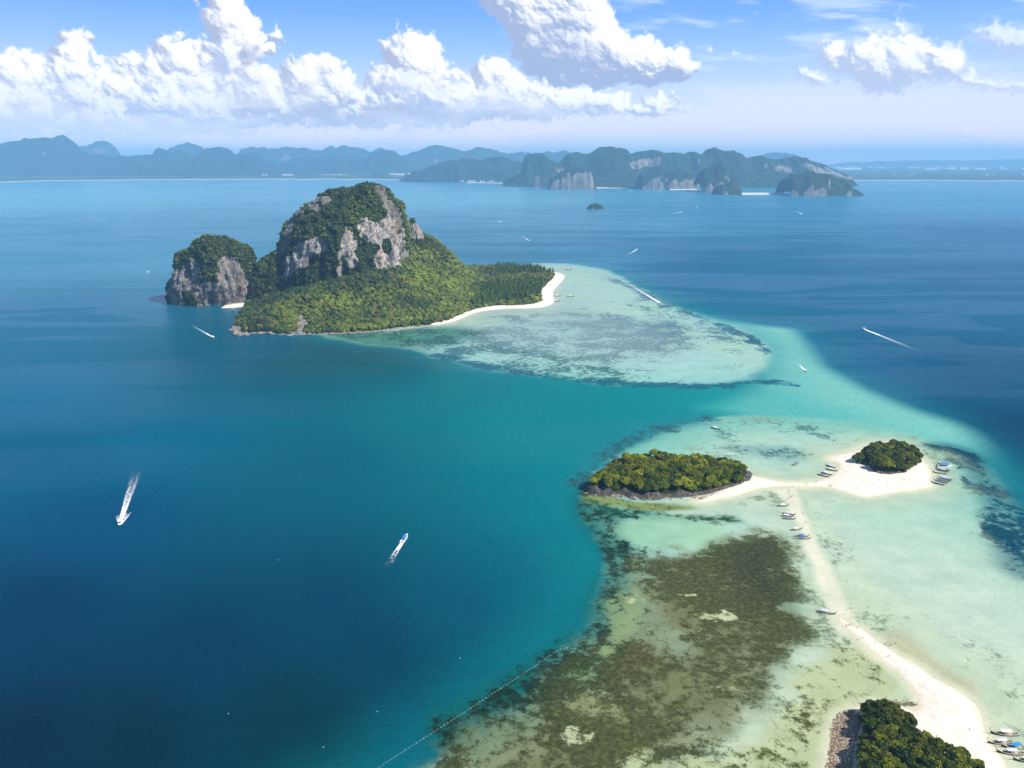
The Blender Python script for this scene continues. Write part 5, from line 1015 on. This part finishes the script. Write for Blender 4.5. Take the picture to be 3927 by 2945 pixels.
for (x, y), (sx, sy), (ex, ey), c_, lb in (
        ((315, 520), (255, 495), (375, 540), 'lavender', "pale topped longtail highest on the small islet's left shore"), ((328, 568), (265, 548), (395, 578), 'white', "longtail second from the top on the islet's left shore"),
        ((260, 622), (200, 600), (320, 638), 'white', "white topped longtail third down on the islet's left shore"), ((208, 648), (145, 625), (275, 660), 'blue', "blue topped longtail lowest on the islet's left shore")):
    a = Z7([(x, y), (sx, sy), (ex, ey)]); longtail(*a[0], heading(*a[1], *a[2]), c_, lb, g_l, 0.95)
g_r = "longtail boats beached right of the small islet"
for (x, y), (sx, sy), (ex, ey), c_, lb, cn in (
        ((1905, 480), (1985, 478), (1825, 480), 'blue', "blue topped longtail uppermost right of the small islet", True), ((1885, 575), (1990, 590), (1770, 545), 'lavender', "long boat below the white speedboat right of the islet", True),
        ((1855, 610), (1950, 622), (1765, 598), 'white', "open longtail without canopy right of the islet", False), ((1930, 690), (2000, 700), (1820, 665), 'lavender', "lilac topped longtail, top of the lower cluster", True),
        ((1905, 712), (1985, 725), (1790, 690), 'blue', "dark blue topped longtail in the lower cluster", True), ((1870, 732), (1950, 750), (1760, 705), 'purple', "purple topped longtail in the lower cluster", True),
        ((1825, 758), (1920, 775), (1730, 730), 'green', "green topped longtail at the bottom of the cluster", True), ((1900, 560), (1980, 570), (1800, 545), 'white', "longtail tucked under the white speedboat's stern", False)):
    a = Z7([(x, y), (sx, sy), (ex, ey)]); longtail(*a[0], heading(*a[1], *a[2]), c_, lb, g_r, 1.0, cn)
a = Z5([(697, 58), (680, 52), (715, 62)]); longtail(*a[0], heading(*a[1], *a[2]), 'white', "dark longtail anchored alone off the rocky islet's back", None, 1.05)
a = Z5([(1090, 233), (1076, 238), (1106, 226)]); longtail(*a[0], heading(*a[1], *a[2]), 'blue', "blue topped longtail anchored alone between the two islets", None, 0.95)
for (x, y), lb, s_ in (((918, 212), "longtail anchored off the tip of the big island's beach", 1.4), ((848, 373), "upper longtail close to the big island's beach", 1.4), ((930, 377), "longtail farther from the big island's beach than its two neighbours", 1.4), ((840, 406), "lower longtail close to the big island's beach", 1.4)):
    a = Z2([(x, y)])[0]; longtail(*a, 4, 'white', lb, None, s_, True, False, False)

# ------------------------------------------------------------------ speedboats
M_FRP = flat("white hull gelcoat", (236, 236, 234), 0.3, 0.5, 0.04); M_NAVY = flat("navy seats", (50, 62, 92), 0.6, 0.3, 0.1); M_GLASS = flat("dark windscreen", (20, 26, 32), 0.15, 0.6, 0.1); M_BLUE = flat("blue canopy top", (48, 118, 196), 0.6, 0.3, 0.06)
def build_speed(L, B, topm):
    N = 12; secs = []
    for i in range(N): t = i / (N - 1); secs.append((-L / 2 + L * t, B * (1 - max(0, (t - .4) / .6) ** 2.6 * .96), .75 + .45 * t * t, -.3 + .55 * t ** 3))
    bm = bmesh.new(); ring_loft(bm, [[(x, -w_, r), (x, -w_ * .85, k + .2), (x, 0, k), (x, w_ * .85, k + .2), (x, w_, r), (x, w_ * .86, r + .02), (x, w_ * .8, r - .35 if x < L * .2 else r), (x, -w_ * .8, r - .35 if x < L * .2 else r), (x, -w_ * .86, r + .02)] for x, w_, r, k in secs]); hull = bm_mesh("hull", bm, M_FRP)
    bm = bmesh.new(); ring_loft(bm, [[(x, y, z) for (y, z) in ((-B * .8, 2.05), (-B * .6, 2.25), (B * .6, 2.25), (B * .8, 2.05), (B * .78, 2.0), (-B * .78, 2.0))] for x in (-L * .22, -L * .05, L * .12, L * .2)]); top = bm_mesh("canopy", bm, topm)
    bm = bmesh.new(); ring_loft(bm, [[(L * .2, -B * .7, 1.0), (L * .2, B * .7, 1.0), (L * .14, B * .68, 2.0), (L * .14, -B * .68, 2.0)], [(L * .215, -B * .68, 1.0), (L * .215, B * .68, 1.0), (L * .155, B * .66, 2.0), (L * .155, -B * .66, 2.0)]]); ws = bm_mesh("windscreen", bm, M_GLASS)
    bm = bmesh.new(); box(bm, -.25, .25, -B * .7, B * .7, .4, .75); seat = bm_mesh("seat", bm, M_NAVY)
    bm = bmesh.new(); box(bm, -.35, .2, -.22, .22, .5, 1.35); box(bm, -.3, -.05, -.08, .08, -.5, .5); eng = bm_mesh("outboard_motor", bm, M_METAL)
    bm = bmesh.new(); tube(bm, [(0, 0, .6), (0, 0, 2.05)], .04, 5); post = bm_mesh("post", bm, M_FRP)
    return dict(hull=hull, top=top, ws=ws, seat=seat, eng=eng, post=post, L=L, B=B)
SB = dict(blue=build_speed(10, 1.5, M_BLUE), white=build_speed(10, 1.5, M_FRP), yacht=build_speed(15, 2.1, M_BLUE))
def speedboat(u, v, ang, kind, label, s=1.0, parts=True, group=None):
    q = P(u, v); D = SB[kind]; o = link("speedboat", None, loc=(q[0], q[1], 0), rz=R(ang), sc=s, label=label, category="boat")
    if group: o['group'] = group
    link("hull", D['hull'], o); link("canopy", D['top'], o); link("windscreen", D['ws'], o)
    if parts:
        for k in (-.3, -.15, 0.02): link("seat", D['seat'], o, (D['L'] * k, 0, 0))
        for y in (-.4, .4): link("outboard_motor", D['eng'], o, (-D['L'] / 2 - .1, y, 0))
        for x in (-.2, .15):
            for y in (-.72, .72): link("post", D['post'], o, (D['L'] * x, D['B'] * y, 0))
    return o
M_FOAM = None
def foam_material():
    k = NT("wake foam"); co = k.coord('Object'); n = k.noise(co, 0.55, 5, 0.7, 0.5); a = k.attr("a", True)
    al = k.range(k.math('ADD', n, k.math('MULTIPLY', a, 0.75)), 0.62, 0.92)
    k.put(k.b.inputs['Alpha'], al); return k.fin(lin((236, 240, 242)), 0.8, 0.2)
M_FOAM = foam_material()
def wake(u0, v0, u1, v1, w0, w1, label, power=1.0, arms=False):
    a, b = P(u0, v0)[:2], P(u1, v1)[:2]; L = np.linalg.norm(b - a); d = (b - a) / L; n = np.array((-d[1], d[0])); NS = max(12, int(L / 2.0)); NS = min(NS, 160); NW = 9
    V = []; A_ = []
    for i in range(NS + 1):
        t = i / NS; wd = w0 + (w1 - w0) * t; cx = a + d * L * t + n * (fbm(np.array([L * t]), np.array([u0]), s=25, o=2)[0] * w1 * 0.25 * t)
        for j in range(NW):
            s = j / (NW - 1) * 2 - 1; p_ = cx + n * s * wd; V.append((p_[0], p_[1], 0.10 + 0.04 * (1 - s * s)))
            e = (1 - abs(s) ** 3) * (0.35 + 0.65 * abs(s) ** 1.0 if t > 0.25 else 1.0); A_.append(max(0, e * (1 - t) ** power * (1.0 if abs(s) < .99 else 0)))
    F = [(i * NW + j, (i + 1) * NW + j, (i + 1) * NW + j + 1, i * NW + j + 1) for i in range(NS) for j in range(NW - 1)]
    link("wake_foam", mesh_np("wake_foam", np.array(V), np.array(F), M_FOAM, dict(a=np.array(A_))), kind='stuff', label=label)
def stern(u, v, u1, v1, L):                       # the point a boat length behind its middle
    return u, v
def running(u, v, u1, v1, w0, w1, kind, lb, wl_, s=1.0, power=1.0, parts=False):
    speedboat(u, v, heading(u1, v1, u, v), kind, lb, s, parts); a, b = P(u, v), P(u1, v1); L = np.linalg.norm(b - a); q = a + (b - a) / L * (SB[kind]['L'] * s * 0.45); uu, vv = proj(q[None]); wake(uu[0], vv[0], u1, v1, w0, w1, wl_, power)
running(459, 2006, 528, 1800, 1.6, 5.5, 'white', "white speedboat planing towards the camera on deep blue water", "white churned wake behind the speedboat on the left", 1.0, 0.8, True)
# spray thrown sideways by the planing boat
b_ = P(459, 2006)[:2]; q1 = P(500, 1955)[:2]; q2 = P(455, 1960)[:2]
for (tu, tv), lb in (((497, 1962), "right spray fan beside the planing speedboat"), ((452, 1975), "left spray fan beside the planing speedboat")): wake(459, 2012, tu, tv, 1.6, 2.6, lb, 0.45)
a = Z1([(437, 1294), (245, 1185)]); running(*a[0], *a[1], 1.4, 2.6, 'white', "small white speedboat near the big island's left end", "thin wake left of the big island", 1.0, 0.9)
running(1552, 2066, 1474, 2184, 1.4, 3.2, 'yacht', "white motor cruiser with a blue roof on the dark bay", "short turquoise wake behind the motor cruiser", 0.88, 1.0, True)
a = Z2([(1476, 416), (1200, 250)]); running(*a[0], *a[1], 2.0, 5.0, 'white', "speedboat crossing the pale shallows off the big island's beach", "long white wake over the pale shallows", 1.1, 0.8)
a = Z2([(1330, 90), (1245, 140)]); running(*a[0], *a[1], 1.6, 4.0, 'white', "distant speedboat heading away above the shallows", "faint wake of the distant speedboat", 1.3, 1.0)
a = Z2([(682, 37), (610, -5)]); running(*a[0], *a[1], 1.6, 4.0, 'white', "distant speedboat above the dark casuarina trees", "faint wake above the casuarina trees", 1.3, 1.0)
running(1920, 850, 1800, 856, 2.0, 6.0, 'white', "far speedboat right of the tall peak", "faint wake right of the tall peak", 1.5, 1.0)
running(3091, 1424, 3045, 1380, 1.4, 3.0, 'white', "speedboat over the turquoise saddle between the flats", "short wake over the turquoise saddle", 1.0, 0.9)
running(3313, 1262, 3540, 1352, 2.0, 5.0, 'white', "speedboat heading left on the deep blue right bay", "long thin wake on the deep blue right bay", 1.0, 0.8)
running(2615, 813, 2560, 822, 3.0, 8.0, 'white', "far speedboat right of the lone round islet", "faint wake right of the lone round islet", 1.8, 1.0)
running(3077, 822, 3050, 808, 3.0, 8.0, 'white', "far speedboat below the dark cliff point", "faint wake below the dark cliff point", 1.8, 1.0)
for k, (x, y) in enumerate(((1140, 296), (1200, 297), (1070, 294), (1685, 316), (1363, 367), (1020, 291), (1540, 321), (2120, 318))):
    u, v = Z3([(x, y)])[0]; speedboat(u, v, 20 * k, 'white', "tiny white tour boat lying off the headland beaches", 2.2, False, "tour boats off the headland beaches")
a = Z7([(1925, 515), (1830, 515), (2025, 515)]); speedboat(*a[0], heading(*a[1], *a[2]), 'blue', "white speedboat with a blue top among the longtails", 1.35)
a = Z7([(1595, 355), (1560, 365), (1635, 345)]); speedboat(*a[0], heading(*a[1], *a[2]), 'white', "white boat half hidden behind the small islet's trees", 0.9)
a = Z2([(1292, 408)])[0]; speedboat(*a, 10, 'blue', "small boat drifting over the pale shallows", 0.8)
a = Z1([(1028, 1283)])[0]; speedboat(*a, 175, 'white', "small pale boat by the big island's rocky foreshore", 0.8)
a = Z1([(588, 1083)])[0]; speedboat(*a, 160, 'white', "small boat waiting off the tiny cove beach", 0.8)
for k, (u, v) in enumerate(((3428, 702), (3560, 705), (3320, 751), (569, 1043), (3415, 728))): speedboat(u, v, 30 * k, 'white', "speck of a boat on the far blue water", 2.0 if v < 900 else 1.2, False, "boats far out on the blue water")

# ------------------------------------------------------------------ buoys
bm = bmesh.new(); bmesh.ops.create_icosphere(bm, subdivisions=2, radius=0.15); BUOY = bm_mesh("buoy", bm, flat("white buoy", (236, 238, 240), 0.4, 0.4, 0.03), True)
ln = ground(ZB([(340, 1420), (550, 1285), (870, 1080), (1250, 832), (1575, 620), (1860, 427), (1935, 408), (2010, 418), (2100, 431)])); seg = np.linalg.norm(np.diff(ln, axis=0), axis=1); cum = np.concatenate([[0], np.cumsum(seg)]); Lt = cum[-1]; nb = 66
r_ = random.Random(3)
for i in range(nb):
    s = Lt * i / (nb - 1); x = np.interp(s, cum, ln[:, 0]); y = np.interp(s, cum, ln[:, 1])
    link("buoy", BUOY, None, (x, y, 0.08), 0, r_.uniform(0.6, 1.15) * (1.25 if i % 6 == 0 else 1), label="white float on the swimming line, " + ("open water stretch nearest the picture's bottom" if i < 22 else "middle stretch beside the dark coral rim" if i < 46 else "last stretch bending onto the coral"), category="buoy", group="floats of the swimming line")
bm = bmesh.new(); tube(bm, [(x, y, 0.06) for x, y in ln], 0.012, 4); link("rope", bm_mesh("rope", bm, flat("pale rope", (200, 206, 204), 0.8, 0.1)), label="pale floating rope strung with white buoys along the reef", category="rope")
l2 = ground(ZR([(600, 965), (920, 1000), (1200, 1060), (1450, 1108)]))
for i in range(20):
    q = l2[0] + (l2[-1] - l2[0]) * i / 19; link("buoy", BUOY, None, (q[0], q[1], 0.08), 0, r_.uniform(.45, .7), label="small float on the line over the brown coral field", category="buoy", group="floats over the brown coral")
for u, v, lb in ((1154, 1823, "single white buoy in the middle bay"), (1765, 2524, "single white buoy left of the float line"), (1447, 2729, "single white buoy low on the dark bay"), (1240, 2865, "single white buoy near the picture's bottom"), (876, 2737, "single white buoy at the lower left"), (1066, 2148, "single white buoy between the two moving boats")):
    q = P(u, v); link("buoy", BUOY, None, (q[0], q[1], 0.1), 0, 1.5, label=lb, category="buoy")

# ------------------------------------------------------------------ people
SKIN = [flat("skin tan", (170, 120, 92), 0.7, 0.2, 0.05), flat("skin pale", (206, 160, 132), 0.7, 0.2, 0.05)]
CLO = [flat("cloth " + n_, c, 0.8, 0.1, 0.05) for n_, c in (("navy", (40, 50, 84)), ("red", (170, 52, 48)), ("black", (32, 32, 36)), ("blue", (66, 112, 164)), ("olive", (92, 96, 62)))]
def person_mesh(pose, skin, cloth, idx):
    st = 0.22 if pose == 'walk' else 0.08
    J = [(0, 0, .95), (0, 0, 1.2), (0, 0, 1.42), (0, .01, 1.52), (0, .02, 1.66), (.1, 0, .9), (.11, st, .5), (.11, st - .06, .08), (.11, st + .08, .03), (-.1, 0, .9), (-.11, -st, .5), (-.11, -st - .1, .08), (-.11, -st + .04, .03), (.2, 0, 1.38), (.27, -.06, 1.12), (.27, .06 if pose == 'walk' else 0, .86), (.27, .08, .78), (-.2, 0, 1.38), (-.28, .04, 1.12), (-.27, .14 if pose == 'walk' else .02, .88), (-.27, .16, .8)]
    if pose == 'wave': J[18] = (-.36, .05, 1.5); J[19] = (-.34, .08, 1.74); J[20] = (-.33, .08, 1.82)
    E = [(0, 1), (1, 2), (2, 3), (3, 4), (0, 5), (5, 6), (6, 7), (7, 8), (0, 9), (9, 10), (10, 11), (11, 12), (2, 13), (13, 14), (14, 15), (15, 16), (2, 17), (17, 18), (18, 19), (19, 20)]
    rad = [.14, .13, .15, .055, .1, .095, .06, .04, .035, .095, .06, .04, .035, .065, .045, .03, .03, .065, .045, .03, .03]
    me = bpy.data.meshes.new("person"); me.from_pydata(J, E, []); o = bpy.data.objects.new("tmp", me); COL.objects.link(o)
    m = o.modifiers.new("s", 'SKIN'); sv = me.skin_vertices[0].data
    for i, r in enumerate(rad): sv[i].radius = (r, r * .8)
    sv[0].use_root = True
    m2 = o.modifiers.new("d", 'SUBSURF'); m2.levels = 1; m2.render_levels = 1
    bpy.context.view_layer.update(); dg = bpy.context.evaluated_depsgraph_get(); out = bpy.data.meshes.new_from_object(o.evaluated_get(dg)); bpy.data.objects.remove(o); out.name = "person"
    out.materials.clear(); out.materials.append(skin); out.materials.append(cloth)
    for p_ in out.polygons:
        z = p_.center[2]; x = abs(p_.center[0]); p_.use_smooth = True; p_.material_index = 1 if (0.62 < z < 1.0 and x < .22) or (idx % 2 == 0 and 1.0 <= z < 1.42 and x < .2) or z > 1.68 else 0
    return out
PM = [person_mesh(ps, SKIN[i % 2], CLO[i % 5], i) for i, ps in enumerate(('stand', 'walk', 'wave', 'walk', 'stand', 'walk'))]
r_ = random.Random(12)
def folk(pts, label, group, z=0.0, s=1.0):
    for u, v in pts:
        q = P(u, v, max(z, 0)); link("person", PM[r_.randrange(6)], None, (q[0], q[1], z), r_.random() * 6.28, s * r_.uniform(.92, 1.08), label=label, category="person", group=group)
folk(Z6([(565, 60), (597, 60), (710, 90), (735, 105), (770, 98), (1085, 58)]), "beachgoer on the narrow neck of the white sandbar", "people on the sandbar neck", 0.5)
folk(Z6([(675, 175), (697, 168), (720, 185), (660, 225), (715, 222), (700, 262), (700, 328), (725, 325), (740, 310), (765, 290), (632, 415), (660, 365), (775, 420)]), "wader in the file crossing from the sandbar", "file of waders crossing the shallows", -0.35)
folk(Z6([(990, 660), (1018, 708), (1050, 862), (1062, 850), (1238, 925), (1372, 1382), (1398, 1385), (1400, 1315), (1585, 1352), (1787, 1368)]), "bather standing in pale shallow water beyond the dry spit", "bathers in the pale shallows", -0.4)
folk(Z9([(775, 312), (810, 306), (905, 545), (935, 858), (947, 858), (900, 875), (1242, 1052), (1225, 935), (1458, 1262), (1020, 1222)]), "bather standing in pale shallow water beyond the dry spit", "bathers in the pale shallows", -0.4)
folk(Z9([(890, 1062), (918, 1058), (936, 1060), (955, 1040), (957, 1060), (988, 1080), (1017, 1092), (945, 975)]), "visitor gathered at the tip of the dry spit", "people at the tip of the spit", 0.5)
folk(Z9([(1355, 1268), (1375, 1260), (1390, 1290), (1405, 1282), (1345, 1280), (1410, 1295)]), "visitor in the small group at the spit's right edge", "group at the spit's right edge", 0.2)
for (x, y), lb in (((1085, 1206), "lone walker just below the crowd on the spit tip"), ((1228, 1256), "lone walker beside the group at the spit's right edge"), ((1395, 1410), "lone walker in the middle of the white spit")): folk(Z9([(x, y)]), lb, "walkers on the white spit", 0.6)
for (x, y), lb in (((835, 50), "walker on the spit where it starts to widen"), ((1648, 812), "walker on the wide sand near the moored boats"), ((1316, 876), "person beside the bushes of the near point")): folk(Z8([(x, y)]), lb, "walkers on the white spit", 0.9)
folk(Z7([(590, 515), (440, 498), (470, 615), (525, 600), (715, 690), (820, 698), (765, 730), (620, 800), (690, 825), (565, 780), (370, 755), (350, 785), (330, 780), (1310, 708), (1330, 758), (1450, 690), (1595, 798), (1360, 708), (365, 475), (370, 400), (900, 760), (1000, 720), (1120, 760)]), "sunbather or stroller on the wide white sand below the small islet", "people on the wide sand", 0.9)
folk(Z7([(303, 795), (300, 775), (320, 790), (115, 728), (105, 752), (315, 812)]), "person in the cluster at the narrow end of the wide sand", "cluster at the narrow end of the sand", 0.6)

# ------------------------------------------------------------------ hut and driftwood
def hut():
    u, v = ZH([(760, 440)])[0]; q = P(u, v, 3.2); o = link("hut", None, loc=(q[0], q[1], 0.9), rz=R(28), label="small hut with a tan gabled roof among the near point's trees", category="hut")
    M_ROOF = flat("tan roof sheets", (170, 146, 104), 0.8, 0.2, 0.12, 2.0); M_HW = flat("hut boards", (120, 96, 70), 0.85, 0.1, 0.25, 2.0)
    for s in (-1, 1):
        bm = bmesh.new(); vs_ = [(-2.9, 0, 3.9), (2.9, 0, 3.9), (2.9, s * 2.4, 2.7), (-2.9, s * 2.4, 2.7)]; a = [bm.verts.new(c) for c in vs_]; b = [bm.verts.new((c[0], c[1], c[2] - .08)) for c in vs_]
        bm.faces.new(a); bm.faces.new(b[::-1])
        for i in range(4): bm.faces.new((a[i], b[i], b[(i + 1) % 4], a[(i + 1) % 4]))
        link("roof", bm_mesh("roof", bm, M_ROOF), o)
    bm = bmesh.new(); box(bm, -2.95, 2.95, -.12, .12, 3.9, 3.98); link("ridge_cap", bm_mesh("ridge_cap", bm, M_ROOF), o)
    bm = bmesh.new(); box(bm, -2.4, 2.4, -1.9, 1.9, .3, 2.9); link("wall", bm_mesh("wall", bm, M_HW), o)
    for x in (-2.6, 2.6):
        for y in (-2.1, 2.1): bm = bmesh.new(); box(bm, x - .08, x + .08, y - .08, y + .08, -1, 2.8); link("post", bm_mesh("post", bm, M_HW), o)
hut()
